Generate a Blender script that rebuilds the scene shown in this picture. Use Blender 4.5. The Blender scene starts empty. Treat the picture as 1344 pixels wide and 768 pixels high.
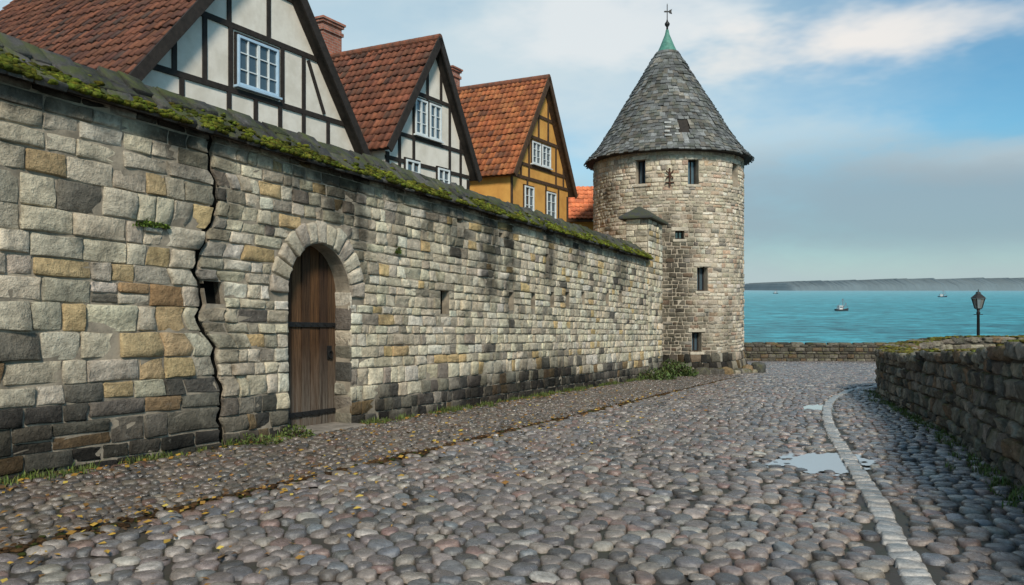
import bpy, bmesh, math, random
import numpy as np
from mathutils import Vector, Matrix
RG=np.random.default_rng(7); random.seed(7)
scene=bpy.context.scene
C=scene.collection
EYE=1.5; S=.062; PI=math.pi
def gz(y): return -S*y
def DP(px,py,Y): return Vector(((px-672)/1000*Y, Y, EYE-(py-378)/1000*Y))

# ---------------------------------------------------------------- helpers
def wm(o):
    return o.matrix_basis if o.parent is None else wm(o.parent)@o.matrix_basis
def tagp(o,label=None,cat=None,group=None,kind=None):
    if label: o['label']=label
    if cat: o['category']=cat
    if group: o['group']=group
    if kind: o['kind']=kind
    return o
def thing(name,label,cat,loc=(0,0,0),rz=0,group=None):
    o=bpy.data.objects.new(name,None); C.objects.link(o); o.empty_display_size=.2
    o.location=loc; o.rotation_euler=(0,0,rz)
    return tagp(o,label,cat,group)
def npmesh(name,V,F,mat,parent=None,col=None,smooth=True,world=False):
    V=np.asarray(V,dtype=np.float64).reshape(-1,3)
    if world and parent is not None:
        m=np.array(wm(parent).inverted()); V=V@m[:3,:3].T+m[:3,3]
    if not isinstance(F,(list,tuple)): F=[F]
    F=[np.asarray(f,dtype=np.int32) for f in F if len(f)]
    me=bpy.data.meshes.new(name)
    me.vertices.add(len(V)); me.vertices.foreach_set('co',V.astype(np.float32).ravel())
    loops=np.concatenate([f.ravel() for f in F]); 
    tot=np.concatenate([np.full(len(f),f.shape[1]) for f in F])
    st=np.concatenate([[0],np.cumsum(tot)[:-1]]).astype(np.int32)
    me.loops.add(len(loops)); me.loops.foreach_set('vertex_index',loops)
    me.polygons.add(len(tot)); me.polygons.foreach_set('loop_start',st)
    me.polygons.foreach_set('use_smooth',np.full(len(tot),smooth))
    me.update(calc_edges=True)
    if col is not None:
        col=np.asarray(col); a=me.color_attributes.new('Col','FLOAT_COLOR','POINT')
        c4=np.ones((len(V),4),dtype=np.float32); c4[:,:3]=np.clip(col,0,1)
        a.data.foreach_set('color',c4.ravel())
    o=bpy.data.objects.new(name,me); C.objects.link(o)
    if mat: me.materials.append(mat)
    if parent is not None: o.parent=parent
    return o
class MB:
    def __init__(s): s.V=[]; s.F=[]
    def add(s,vs,fs):
        b=len(s.V); s.V+= [tuple(v) for v in vs]; s.F+=[tuple(b+i for i in f) for f in fs]
    def box(s,x0,x1,y0,y1,z0,z1):
        s.add([(x0,y0,z0),(x1,y0,z0),(x1,y1,z0),(x0,y1,z0),(x0,y0,z1),(x1,y0,z1),(x1,y1,z1),(x0,y1,z1)],
              [(3,2,1,0),(4,5,6,7),(0,1,5,4),(1,2,6,5),(2,3,7,6),(3,0,4,7)])
    def prism(s,poly,f,d0,d1):
        n=len(poly)
        s.add([f(a,b,d0) for a,b in poly]+[f(a,b,d1) for a,b in poly],
              [tuple(range(n))[::-1],tuple(range(n,2*n))]+[(i,(i+1)%n,n+(i+1)%n,n+i) for i in range(n)])
    def bar(s,p,q,w,y0,y1):
        p=Vector(p); q=Vector(q); d=(q-p).normalized(); n=Vector((-d.y,d.x))*w/2
        s.prism([p+n,p-n,q-n,q+n],lambda a,b,d_:(a,d_,b),y0,y1)
    def tube(s,p,q,r0,r1,n=10):
        p=Vector(p); q=Vector(q); d=(q-p).normalized(); a=d.orthogonal().normalized(); b=d.cross(a)
        vs=[p+(a*math.cos(2*PI*i/n)+b*math.sin(2*PI*i/n))*r0 for i in range(n)]+[q+(a*math.cos(2*PI*i/n)+b*math.sin(2*PI*i/n))*r1 for i in range(n)]
        s.add(vs,[tuple(range(n))[::-1],tuple(range(n,2*n))]+[(i,(i+1)%n,n+(i+1)%n,n+i) for i in range(n)])
    def lathe(s,pts,n=16,c=(0,0)):
        vs=[]; fs=[]
        for r,z in pts:
            for i in range(n):
                a=2*PI*i/n; vs.append((c[0]+r*math.cos(a),c[1]+r*math.sin(a),z))
        for j in range(len(pts)-1):
            for i in range(n):
                k=(i+1)%n; fs.append((j*n+i,j*n+k,(j+1)*n+k,(j+1)*n+i))
        fs.append(tuple(range(n))[::-1]); fs.append(tuple(range((len(pts)-1)*n,len(pts)*n)))
        s.add(vs,fs)
    def build(s,name,mat,parent=None,world=False,smooth=False,bevel=0):
        V=[Vector(v) for v in s.V]
        if world and parent is not None:
            m=wm(parent).inverted(); V=[m@v for v in V]
        me=bpy.data.meshes.new(name); me.from_pydata(V,[],s.F)
        bm=bmesh.new(); bm.from_mesh(me); bmesh.ops.recalc_face_normals(bm,faces=bm.faces); bm.to_mesh(me); bm.free()
        if smooth:
            for p in me.polygons: p.use_smooth=True
        o=bpy.data.objects.new(name,me); C.objects.link(o)
        if mat: me.materials.append(mat)
        if parent is not None: o.parent=parent
        if bevel:
            b=o.modifiers.new('b','BEVEL'); b.width=bevel; b.segments=2; b.limit_method='ANGLE'
        return o
def cut(o,cutter):
    m=o.modifiers.new('c','BOOLEAN'); m.object=cutter; m.operation='DIFFERENCE'; m.solver='EXACT'
    bpy.context.view_layer.update()
    dg=bpy.context.evaluated_depsgraph_get()
    me=bpy.data.meshes.new_from_object(o.evaluated_get(dg))
    o.modifiers.clear(); o.data=me; bpy.data.objects.remove(cutter)
def sn(x,y,k=0.):
    return (np.sin(x*1.7+y*2.3+k)+np.sin(x*3.1-y*1.9+k*1.7+1.3)+np.sin(-x*5.3+y*4.7+k*.6+2.1)*.6+np.sin(x*9.1+y*8.3+k*2.2)*.4)/3.
def ss(x): x=np.clip(x,0,1); return x*x*(3-2*x)

# ---------------------------------------------------------------- materials
def mk(name):
    m=bpy.data.materials.new(name); m.use_nodes=True; nt=m.node_tree
    return m,nt,nt.nodes['Principled BSDF']
def noise(nt,scale,detail=6,rough=.6,vec=None):
    n=nt.nodes.new('ShaderNodeTexNoise'); n.inputs['Scale'].default_value=scale; n.inputs['Detail'].default_value=min(detail,5); n.inputs['Roughness'].default_value=rough
    if vec is None:
        tc=nt.nodes.new('ShaderNodeNewGeometry'); vec=tc.outputs['Position']
    nt.links.new(vec,n.inputs['Vector']); return n.outputs['Fac']
def mr(nt,src,a,b,c,d):
    n=nt.nodes.new('ShaderNodeMapRange'); nt.links.new(src,n.inputs[0])
    for i,v in enumerate((a,b,c,d)): n.inputs[i+1].default_value=v
    return n.outputs[0]
def mul(nt,a,b,op='MULTIPLY'):
    n=nt.nodes.new('ShaderNodeMath'); n.operation=op
    for i,x in enumerate((a,b)):
        if isinstance(x,(int,float)): n.inputs[i].default_value=x
        else: nt.links.new(x,n.inputs[i])
    return n.outputs[0]
def mix(nt,f,a,b,mode='MIX'):
    n=nt.nodes.new('ShaderNodeMix'); n.data_type='RGBA'; n.blend_type=mode
    for i,x in ((0,f),(6,a),(7,b)):
        if isinstance(x,(int,float)): n.inputs[i].default_value=x
        elif isinstance(x,tuple): n.inputs[i].default_value=(*x,1)
        else: nt.links.new(x,n.inputs[i])
    return n.outputs[2]
def bump(nt,b,h,strength,dist=.02):
    n=nt.nodes.new('ShaderNodeBump'); n.inputs['Strength'].default_value=strength; n.inputs['Distance'].default_value=dist
    nt.links.new(h,n.inputs['Height']); nt.links.new(n.outputs[0],b.inputs['Normal'])
def attrmat(name,rough=.85,nscale=6,lo=.6,hi=1.3,bstr=.6,bdist=.02,bscale=25,moss=0,mosscol=(.09,.13,.02),spec=.3,dark=0.,rvar=.1,lichen=0.,mth=.5,darkcol=(.04,.037,.032)):
    m,nt,b=mk(name); a=nt.nodes.new('ShaderNodeAttribute'); a.attribute_name='Col'
    n1=noise(nt,nscale,5,.65); n2=noise(nt,bscale,5,.72)
    f=mr(nt,n1,.3,.7,lo,hi); c=mix(nt,1.,a.outputs['Color'],f,'MULTIPLY')
    f2=mr(nt,n2,.3,.7,.7,1.22); c=mix(nt,1.,c,f2,'MULTIPLY')
    if dark:
        n4=noise(nt,1.1,5,.75); c=mix(nt,mr(nt,n4,.53,.67,0,dark),c,darkcol)
    if lichen:
        n5=noise(nt,9,5,.8); c=mix(nt,mr(nt,n5,.6,.66,0,lichen),c,(.52,.49,.42))
    if moss:
        n3=noise(nt,3.1,5,.7); g=nt.nodes.new('ShaderNodeNewGeometry'); sp=nt.nodes.new('ShaderNodeSeparateXYZ'); nt.links.new(g.outputs['Normal'],sp.inputs[0])
        up=mr(nt,sp.outputs[2],-.2,.8,0,1); s=mul(nt,mr(nt,n3,mth-.07,mth+.07,0,1),up); c=mix(nt,mul(nt,s,moss),c,mosscol)
    nt.links.new(c,b.inputs['Base Color'])
    r=mr(nt,n1,.3,.7,rough-rvar,rough+rvar); nt.links.new(r,b.inputs['Roughness']); b.inputs['Specular IOR Level'].default_value=spec
    bump(nt,b,n2,bstr,bdist); return m
def plain(name,col,rough=.6,var=.25,nscale=5,bstr=.2,spec=.4,metal=0,bscale=30,col2=None):
    m,nt,b=mk(name); n1=noise(nt,nscale,5,.65)
    if col2: c=mix(nt,mr(nt,n1,.4,.62,0,1),col,col2)
    else: c=mix(nt,1.,tuple(col),mr(nt,n1,.3,.7,1-var,1+var),'MULTIPLY')
    nt.links.new(c,b.inputs['Base Color']); b.inputs['Roughness'].default_value=rough; b.inputs['Specular IOR Level'].default_value=spec; b.inputs['Metallic'].default_value=metal
    bump(nt,b,noise(nt,bscale,5,.6),bstr,.01); return m
M_wall=attrmat('limestone',.9,5,.72,1.22,1.,.05,15,dark=.45,lichen=.15,spec=.12,darkcol=(.09,.072,.055))
M_tower=attrmat('tower_stone',.9,3,.74,1.2,.9,.05,11,dark=.5,spec=.12,darkcol=(.12,.105,.065))
M_rub=attrmat('rubble_stone',.88,7,.5,1.4,1.,.045,20,moss=.7,mosscol=(.11,.11,.025),dark=.35,lichen=.35,spec=.15,mth=.53)
M_cob=attrmat('cobble_stone',.24,9,.65,1.3,.8,.01,40,spec=.7,rvar=.12,dark=.55,darkcol=(.06,.05,.04))
M_slate=attrmat('slate',.75,6,.55,1.5,.8,.03,25,moss=.85,mosscol=(.07,.082,.018),mth=.5,lichen=.2)
M_shingle=attrmat('shingle',.75,1.6,.5,1.4,.6,.02,25,moss=.5,mosscol=(.07,.08,.04),lichen=.2,mth=.54)
M_tile=attrmat('clay_tile',.85,2.,.6,1.25,.5,.01,25,moss=.3,mosscol=(.05,.04,.02),dark=.35,mth=.55)
M_mortar=plain('mortar',(.34,.285,.215),.95,.4,3,.8,.2,col2=(.17,.145,.11))
M_tmortar=plain('tower_mortar',(.46,.39,.3),.95,.4,3,.8,.2,col2=(.3,.255,.195))
M_dmortar=plain('dark_mortar',(.07,.062,.05),.95,.4,3,.8,.2)
M_soil=plain('soil',(.05,.04,.03),.6,.4,2,.9,.5,col2=(.035,.036,.018))
M_plaster=plain('plaster',(.76,.7,.61),.9,.12,1.6,.45,.2,bscale=9,col2=(.64,.58,.49))
M_ochre=plain('ochre_plaster',(.66,.35,.09),.9,.15,1.6,.35,.2,bscale=9,col2=(.55,.27,.07))
M_timber=plain('timber',(.028,.022,.018),.8,.4,8,.5,.3)
M_btimber=plain('brown_timber',(.07,.04,.022),.8,.4,8,.5,.3)
M_white=plain('white_paint',(.62,.66,.66),.5,.1,8,.1)
M_blue=plain('blue_paint',(.4,.54,.66),.5,.1,8,.1)
M_iron=plain('iron',(.02,.019,.018),.55,.4,20,.5,.5,.4)
M_rust=plain('rust',(.07,.03,.018),.8,.4,20,.5,.3)
M_copper=plain('copper_verdigris',(.1,.26,.2),.6,.3,6,.3,.4,col2=(.06,.17,.13))
M_dark=plain('shade_black',(.008,.008,.007),.95,.2,3,.1,.03)  # near-black colour for shade painted inside gaps and holes
M_lintel=plain('lintel_stone',(.46,.4,.31),.9,.3,6,.6)
def attr_simple(name,rough=.7,spec=.3):
    m,nt,b=mk(name); a=nt.nodes.new('ShaderNodeAttribute'); a.attribute_name='Col'
    nt.links.new(a.outputs['Color'],b.inputs['Base Color']); b.inputs['Roughness'].default_value=rough; b.inputs['Specular IOR Level'].default_value=spec
    return m
M_leaf=attr_simple('leaf',.6); M_moss=attrmat('moss',.95,14,.4,1.5,1.,.03,60,spec=.1)
def glassm():
    m,nt,b=mk('window_glass'); b.inputs['Base Color'].default_value=(.06,.09,.11,1); b.inputs['Roughness'].default_value=.08; b.inputs['Specular IOR Level'].default_value=.9
    bump(nt,b,noise(nt,2,2,.5),.15,.02); return m
M_glass=glassm()
def brickm():
    m,nt,b=mk('chimney_brick'); t=nt.nodes.new('ShaderNodeTexBrick'); tc=nt.nodes.new('ShaderNodeTexCoord')
    g=nt.nodes.new('ShaderNodeSeparateXYZ'); nt.links.new(tc.outputs['Object'],g.inputs[0])
    cb=nt.nodes.new('ShaderNodeCombineXYZ'); nt.links.new(mul(nt,g.outputs[0],g.outputs[1],'ADD'),cb.inputs[0]); nt.links.new(g.outputs[2],cb.inputs[1])
    nt.links.new(cb.outputs[0],t.inputs['Vector']); t.inputs['Scale'].default_value=1
    t.inputs['Brick Width'].default_value=.24; t.inputs['Row Height'].default_value=.085; t.inputs['Mortar Size'].default_value=.008
    t.inputs['Color1'].default_value=(.42,.15,.09,1); t.inputs['Color2'].default_value=(.27,.09,.055,1); t.inputs['Mortar'].default_value=(.3,.26,.22,1)
    c=mix(nt,1.,t.outputs['Color'],mr(nt,noise(nt,4,6,.6),.3,.7,.6,1.2),'MULTIPLY'); nt.links.new(c,b.inputs['Base Color']); b.inputs['Roughness'].default_value=.9
    return m
M_brick=brickm()
def woodm():
    m,nt,b=mk('door_wood'); g=nt.nodes.new('ShaderNodeTexCoord'); mp=nt.nodes.new('ShaderNodeMapping'); mp.inputs['Scale'].default_value=(14,14,.9)
    nt.links.new(g.outputs['Object'],mp.inputs[0]); n1=noise(nt,2.2,8,.7,mp.outputs[0]); n2=noise(nt,6,8,.7,mp.outputs[0])
    a=nt.nodes.new('ShaderNodeAttribute'); a.attribute_name='Col'
    c=mix(nt,1.,a.outputs['Color'],mr(nt,n1,.3,.7,.35,1.6),'MULTIPLY')
    sp=nt.nodes.new('ShaderNodeSeparateXYZ'); nt.links.new(g.outputs['Object'],sp.inputs[0])
    low=mul(nt,mr(nt,sp.outputs[2],-.1,1.1,1,0),mr(nt,n1,.35,.6,.15,1.)); c=mix(nt,low,c,(.17,.145,.115))
    nt.links.new(c,b.inputs['Base Color']); b.inputs['Roughness'].default_value=.75; b.inputs['Specular IOR Level'].default_value=.2; bump(nt,b,n2,1.,.02); return m
M_door=woodm()

# ---------------------------------------------------------------- stone builder
def stone_mesh(name,rects,mapf,mat,parent,cols,prot=.035,bev=.03,nm=2,wob=.012,rough=.006,gap=.012,pv=.015,colf=None,base=-.03,tilt=.008):
    Rr=np.array(rects,dtype=float); n=len(Rr); cols=np.array(cols)
    u0=Rr[:,0]+gap*RG.uniform(.3,1.2,n); u1=Rr[:,1]-gap*RG.uniform(.3,1.2,n); v0=Rr[:,2]+gap*RG.uniform(.3,1.2,n); v1=Rr[:,3]-gap*RG.uniform(.3,1.2,n)
    prof=[0,.55,.88]+[1]*nm+[.88,.55,0]; m=len(prof)
    def line(a,b,bv):
        L=[a,a+.12*bv,a+.55*bv]
        for k in range(nm):
            L.append((a+bv)+(b-a-2*bv)*( (k)/(nm-1) if nm>1 else .5))
        L+= [b-.55*bv,b-.12*bv,b]; return np.stack(L,1)
    bv=np.minimum(bev,np.minimum(u1-u0,v1-v0)*.3)*RG.uniform(.7,1.4,n)
    U=line(u0,u1,bv)[:,None,:]+np.zeros((n,m,m)); Vv=line(v0,v1,bv)[:,:,None]+np.zeros((n,m,m))
    e=np.array([1.,.6,.25]+[0]*nm+[.25,.6,1.]); sg=np.array([1,1,1]+[0]*nm+[-1,-1,-1])
    cor=e[:,None]*e[None,:]
    cr=RG.uniform(.2,1.5,(n,1,1))*bv[:,None,None]
    U=U+cor[None]*sg[None,None,:]*cr; Vv=Vv+cor[None]*sg[None,:,None]*cr
    ph=RG.uniform(0,50,n)[:,None,None]
    sz=np.minimum(1,(v1-v0)/.2)[:,None,None]
    U=U+wob*sz*sn(U*3+ph,Vv*6,1.); Vv=Vv+wob*sz*sn(Vv*3+ph,U*4,4.)
    P=np.minimum(np.array(prof)[:,None],np.array(prof)[None,:])
    pr=(prot+RG.uniform(-pv,pv,n))[:,None,None]
    uc=((u0+u1)/2)[:,None,None]; vc=((v0+v1)/2)[:,None,None]
    tl=RG.normal(0,tilt,(n,2))
    dd=base+P[None]*(pr-base+rough*RG.normal(0,1,(n,m,m))+rough*1.5*sn(U*9+ph,Vv*9)+ tl[:,0][:,None,None]*(U-uc)/.15+tl[:,1][:,None,None]*(Vv-vc)/.1)
    X=mapf(U.ravel(),Vv.ravel(),dd.ravel())
    k=np.arange(m*m).reshape(m,m); q=np.stack([k[:-1,:-1],k[:-1,1:],k[1:,1:],k[1:,:-1]],-1).reshape(-1,4)
    F=(q[None]+ (np.arange(n)*m*m)[:,None,None]).reshape(-1,4)
    cc=np.repeat(cols,m*m,0)
    if colf is not None: cc=cc*colf(U.ravel(),Vv.ravel())[:,None]
    return npmesh(name,X,F,mat,parent,cc,True,True)
def courses(v0,v1,hf):
    out=[]; v=v0
    while v<v1-.02:
        h=hf(v); 
        if v+h>v1-.08: h=v1-v
        out.append((v,v+h)); v+=h
    return out
def subtract(iv,blocks):
    for a,b in blocks:
        o=[]
        for x,y in iv:
            if b<=x or a>=y: o.append((x,y)); continue
            if a-x>.05: o.append((x,a))
            if y-b>.05: o.append((b,y))
        iv=o
    return iv
def lay(a,b,wf,mn=.1):
    out=[]; u=a
    while u<b-1e-6:
        w=wf()
        if u+w>b-mn: w=b-u
        out.append((u,min(b,u+w))); u+=w
    return out
def pick(pal):
    r=random.random()*sum(p[0] for p in pal)
    for p in pal:
        r-=p[0]
        if r<=0: break
    k=random.uniform(.85,1.13); return tuple(c*k*random.uniform(.97,1.03) for c in p[1])
def ico(sub):
    bm=bmesh.new(); bmesh.ops.create_icosphere(bm,subdivisions=sub,radius=1); bm.verts.ensure_lookup_table()
    V=np.array([v.co[:] for v in bm.verts]); F=np.array([[v.index for v in f.verts] for f in bm.faces]); bm.free(); return V,F
ICO2=ico(2); ICO3=ico(3)
def blobs(name,cen,sc,mat,parent,cols,sub=2,amp=.15,square=0.,rotz=None,kind=None):
    T,F=(ICO2 if sub==2 else ICO3); cen=np.asarray(cen); sc=np.asarray(sc); n=len(cen)
    if square:
        mx=np.abs(T).max(1,keepdims=True); T=T*(1-square)+ (T/mx)*square*.85
    ph=RG.uniform(0,60,(n,1))
    disp=1+amp*(sn(T[None,:,0]*1.6+ph,T[None,:,1]*1.6+T[None,:,2]*2+ph*1.3))
    V=T[None]*disp[...,None]*sc[:,None,:]
    a=RG.uniform(0,2*PI,n) if rotz is None else np.asarray(rotz)
    ca,sa=np.cos(a)[:,None],np.sin(a)[:,None]
    V=np.stack([V[...,0]*ca-V[...,1]*sa,V[...,0]*sa+V[...,1]*ca,V[...,2]],-1)+cen[:,None,:]
    FF=(F[None]+(np.arange(n)*len(T))[:,None,None]).reshape(-1,3)
    o=npmesh(name,V.reshape(-1,3),FF,mat,parent,np.repeat(np.asarray(cols),len(T),0),True,True)
    if kind: o['kind']=kind
    return o
def blades(name,cen,h,w,mat,parent,cols,spread=.5,world=True):
    cen=np.asarray(cen); n=len(cen); h=np.asarray(h)*np.ones(n); w=np.asarray(w)*np.ones(n)
    a=RG.uniform(0,2*PI,n); dx=np.stack([np.cos(a),np.sin(a),0*a],1); sd=np.stack([-np.sin(a),np.cos(a),0*a],1)
    l=RG.uniform(.1,1,n)[:,None]*spread; up=np.array([0,0,1.])
    b0=cen-sd*w[:,None]*.35; b1=cen+sd*w[:,None]*.35
    m0=cen+(up+dx*l*.6)*h[:,None]*.55-sd*w[:,None]*.5; m1=m0+sd*w[:,None]
    t=cen+(up*(1-.3*l)+dx*l*1.5)*h[:,None]
    V=np.stack([b0,b1,m1,m0,t],1).reshape(-1,3); k=(np.arange(n)*5)[:,None]
    return npmesh(name,V,[k+np.array([[0,1,2,3]]),k+np.array([[3,2,4]])],mat,parent,np.repeat(np.asarray(cols),5,0),False,world)
def greens(n,base=(.07,.12,.025),v=.35):
    k=RG.uniform(1-v,1+v*1.4,(n,1)); return np.array(base)[None]*k*RG.uniform(.85,1.15,(n,3))

# ---------------------------------------------------------------- main wall frame
P0=np.array([-5.17,7.69]); Dv=np.array([.4651,.8853]); Dv/=np.linalg.norm(Dv); Nv=np.array([Dv[1],-Dv[0]])
def mw(u,v,d):
    u=np.asarray(u,float); x=P0[0]+Dv[0]*u; y=P0[1]+Dv[1]*u
    return np.stack([x+Nv[0]*d,y+Nv[1]*d,gz(y)+v],-1)
def uof(px): s=(px-672)/1000; return (P0[1]*s-P0[0])/(Dv[0]-Dv[1]*s)
def uv(px,py):
    u=uof(px); y=P0[1]+Dv[1]*u; return u, EYE-(py-378)/1000*y-gz(y)
UEND=uof(868); UCOP=uof(850)
WH=4.14
stone_wall=thing('stone_wall','long weathered limestone town wall with arched wooden door and mossy slate coping','wall',tuple(mw(0,0,0)))
UL,UR=uof(378),uof(459); UCc=(UL+UR)/2; RW=(UR-UL)/2; SPR=2.12; RISE=.8
def archx(v,extra=0):
    if v<=SPR: return RW+extra
    t=(v-SPR)/(RISE+extra)
    return 0 if t>=1 else (RW+extra)*math.sqrt(1-t*t)
def archpoly(off=0,v0=-.3,n=22):
    pts=[(UCc-RW-off,v0)]
    for i in range(n+1):
        a=PI-PI*i/n; pts.append((UCc+(RW+off)*math.cos(a),SPR+(RISE+off)*math.sin(a)))
    pts.append((UCc+RW+off,v0)); return pts
cr_pts=[(4.3,uof(271)),(3.6,uof(279)),(3.1,uof(284)),(2.8,uof(267)),(2.3,uof(257)),(1.9,uof(264)),(1.62,uof(262)),(1.35,uof(279)),(1.0,uof(286)),(.5,uof(290)),(-.4,uof(293))][::-1]
_cv=[p[0] for p in cr_pts]; _cu=[p[1] for p in cr_pts]; UC0=float(np.mean(_cu))
def crackf(v):
    v=np.asarray(v,float); return np.interp(v,_cv,_cu)+.03*np.sin(v*9.3+1)+.02*np.sin(v*23+2)
def ww(u,v,d):
    u=np.asarray(u,float); return mw(u+(crackf(v)-UC0)*np.exp(-((u-UC0)/.75)**2),v,d)
holes=[]
for (a,b,c,d) in [(262,284,368,398),(578,589,381,412),(667,674,383,407),(697,702,383,405),(722,727,383,404),(742,747,383,402),(763,767,383,400),(795,799,382,398),(812,816,382,396)]:
    u0,v1=uv(a,c); u1,_=uv(b,c); _,v0=uv(a,d); holes.append((u0,u1,v0,v1))
w0=holes[0][1]-holes[0][0]; holes[0]=(UC0+.07,UC0+.07+w0,holes[0][2],holes[0][3])
for (a,b,c,d) in [(600,606,285,292),(716,720,333,342),(757,761,345,352),(655,660,305,312)]:
    u0,v1=uv(a,c); u1,_=uv(b,c); _,v0=uv(a,d); holes.append((u0,u1,v0,v1))
Lc=[];Rc=[]
for i in range(60):
    v=-.6+(WH+.62)*i/59
    w=random.uniform(.06,.08)
    Lc.append((float(crackf(v))-w,v)); Rc.append((float(crackf(v))+w,v))
mb=MB(); mb.prism([(-4,-.6)]+Lc+[(-4,WH+.02)],mw,0,-.95); mb.build('wall_body',M_mortar,stone_wall,True)
mb=MB(); mb.prism(Rc[::-1]+[(UEND-.02,-.6),(UEND-.02,WH+.02)],mw,0,-.95); body=mb.build('wall_body',M_mortar,stone_wall,True)
mb=MB(); mb.prism([(UC0-.5,-.6),(UC0+.5,-.6),(UC0+.5,WH),(UC0-.5,WH)],mw,-.07,-.93); core=mb.build('crack_shade',M_dark,stone_wall,True)  # near-black filler, paints the shade inside the crack
mb=MB(); mb.prism(archpoly(),mw,.3,-.36)
for h in holes[1:]: mb.prism([(h[0],h[2]),(h[1],h[2]),(h[1],h[3]),(h[0],h[3])],mw,.2,-.3)
ct=mb.build('cut',None,stone_wall,True); cut(body,ct)
h=holes[0]; hq=[(h[0],h[2]),(h[1],h[2]),(h[1],h[3]),(h[0],h[3])]
mb=MB(); mb.prism(hq,ww,.2,-.3); ct=mb.build('cut',None,stone_wall,True); cut(body,ct)
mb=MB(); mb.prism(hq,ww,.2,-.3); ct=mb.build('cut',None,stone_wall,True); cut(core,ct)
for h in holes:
    mb=MB(); mb.prism([(h[0]-.01,h[2]-.01),(h[1]+.01,h[2]-.01),(h[1]+.01,h[3]+.01),(h[0]-.01,h[3]+.01)],ww,-.16,-.31); mb.build('opening_shade',M_dark,stone_wall,True)  # near-black block at the back paints the hole's inner shade
palA=[(4,(.53,.46,.345)),(3,(.6,.52,.39)),(1.3,(.5,.37,.2)),(1.6,(.38,.33,.255)),(.9,(.17,.148,.118)),(1.6,(.66,.59,.46)),(.45,(.36,.23,.12))]
palB=[(6,(.68,.595,.44)),(4,(.61,.52,.375)),(2,(.49,.42,.31)),(.9,(.58,.42,.21)),(.8,(.33,.285,.22)),(.3,(.15,.133,.108)),(1.6,(.74,.665,.53))]
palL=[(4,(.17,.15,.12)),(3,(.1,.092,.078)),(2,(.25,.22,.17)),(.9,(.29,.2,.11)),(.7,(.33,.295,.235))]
rects=[];cols=[]
def hole_blocks(va,vb):
    return [(h[0]-.01,h[1]+.01) for h in holes if min(vb,h[3])-max(va,h[2])>.04]
def door_block(vm):
    if vm<SPR-.02: return [(UCc-RW,UCc+RW)]
    x=archx(vm,.36); return [(UCc-x,UCc+x)] if x>0 else []
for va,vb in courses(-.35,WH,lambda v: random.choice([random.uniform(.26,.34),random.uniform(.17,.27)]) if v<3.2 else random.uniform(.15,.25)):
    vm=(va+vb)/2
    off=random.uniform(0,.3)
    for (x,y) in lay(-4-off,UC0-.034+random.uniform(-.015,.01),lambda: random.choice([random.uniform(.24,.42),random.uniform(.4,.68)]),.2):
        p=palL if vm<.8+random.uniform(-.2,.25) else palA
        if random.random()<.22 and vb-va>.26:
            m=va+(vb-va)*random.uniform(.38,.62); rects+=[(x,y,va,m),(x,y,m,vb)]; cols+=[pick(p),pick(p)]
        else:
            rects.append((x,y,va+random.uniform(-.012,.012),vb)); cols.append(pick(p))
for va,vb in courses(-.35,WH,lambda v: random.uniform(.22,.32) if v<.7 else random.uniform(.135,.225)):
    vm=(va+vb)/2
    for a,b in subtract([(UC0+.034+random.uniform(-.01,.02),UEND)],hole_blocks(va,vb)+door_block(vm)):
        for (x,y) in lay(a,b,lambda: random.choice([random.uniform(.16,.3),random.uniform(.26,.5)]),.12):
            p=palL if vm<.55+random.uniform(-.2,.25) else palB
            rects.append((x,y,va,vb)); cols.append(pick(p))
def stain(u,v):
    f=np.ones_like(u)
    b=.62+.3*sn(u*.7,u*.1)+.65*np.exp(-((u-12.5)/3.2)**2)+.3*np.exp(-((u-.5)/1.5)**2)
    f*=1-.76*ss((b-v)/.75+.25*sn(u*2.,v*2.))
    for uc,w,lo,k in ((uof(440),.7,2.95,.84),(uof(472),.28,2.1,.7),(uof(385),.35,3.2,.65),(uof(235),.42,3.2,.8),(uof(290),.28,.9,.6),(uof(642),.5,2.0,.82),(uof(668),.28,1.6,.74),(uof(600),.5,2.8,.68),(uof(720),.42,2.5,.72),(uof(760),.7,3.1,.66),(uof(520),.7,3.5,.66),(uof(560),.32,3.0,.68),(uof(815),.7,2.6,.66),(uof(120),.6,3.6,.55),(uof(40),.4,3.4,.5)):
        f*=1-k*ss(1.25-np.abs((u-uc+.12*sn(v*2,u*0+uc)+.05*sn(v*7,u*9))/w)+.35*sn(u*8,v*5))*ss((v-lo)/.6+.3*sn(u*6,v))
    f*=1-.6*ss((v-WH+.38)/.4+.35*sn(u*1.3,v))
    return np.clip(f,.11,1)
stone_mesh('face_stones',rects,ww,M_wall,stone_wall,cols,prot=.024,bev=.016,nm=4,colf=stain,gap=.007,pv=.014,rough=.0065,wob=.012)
def vmap(a,r,d):
    x=UCc-(RW+r)*np.cos(a); z=SPR+(RISE+r)*np.sin(a); return mw(x,z,d)
vr=[];vc_=[];k=13
for i in range(k):
    a0=PI*i/k; vr.append((a0,a0+PI/k,0,.36+random.uniform(-.03,.06))); vc_.append(pick([(3,(.56,.495,.375)),(2,(.46,.4,.305)),(1,(.6,.51,.38))]))
stone_mesh('arch_stones',vr,vmap,M_wall,stone_wall,vc_,prot=.052,bev=.022,nm=4,wob=.006,gap=.009,rough=.006)
def jmap(w,v,d): return mw(UR-np.asarray(d),v,-np.asarray(w))
jr=[];jc=[]
for va,vb in courses(-.3,SPR+.1,lambda v: random.uniform(.22,.4)):
    jr.append((-.03,.36,va,vb)); jc.append(pick(palL if va<.8 else palA))
stone_mesh('jamb_stones',jr,jmap,M_wall,stone_wall,jc,prot=.012,bev=.02,nm=2,pv=.004,base=-.02,gap=.01,wob=.004,rough=.002)
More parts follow.
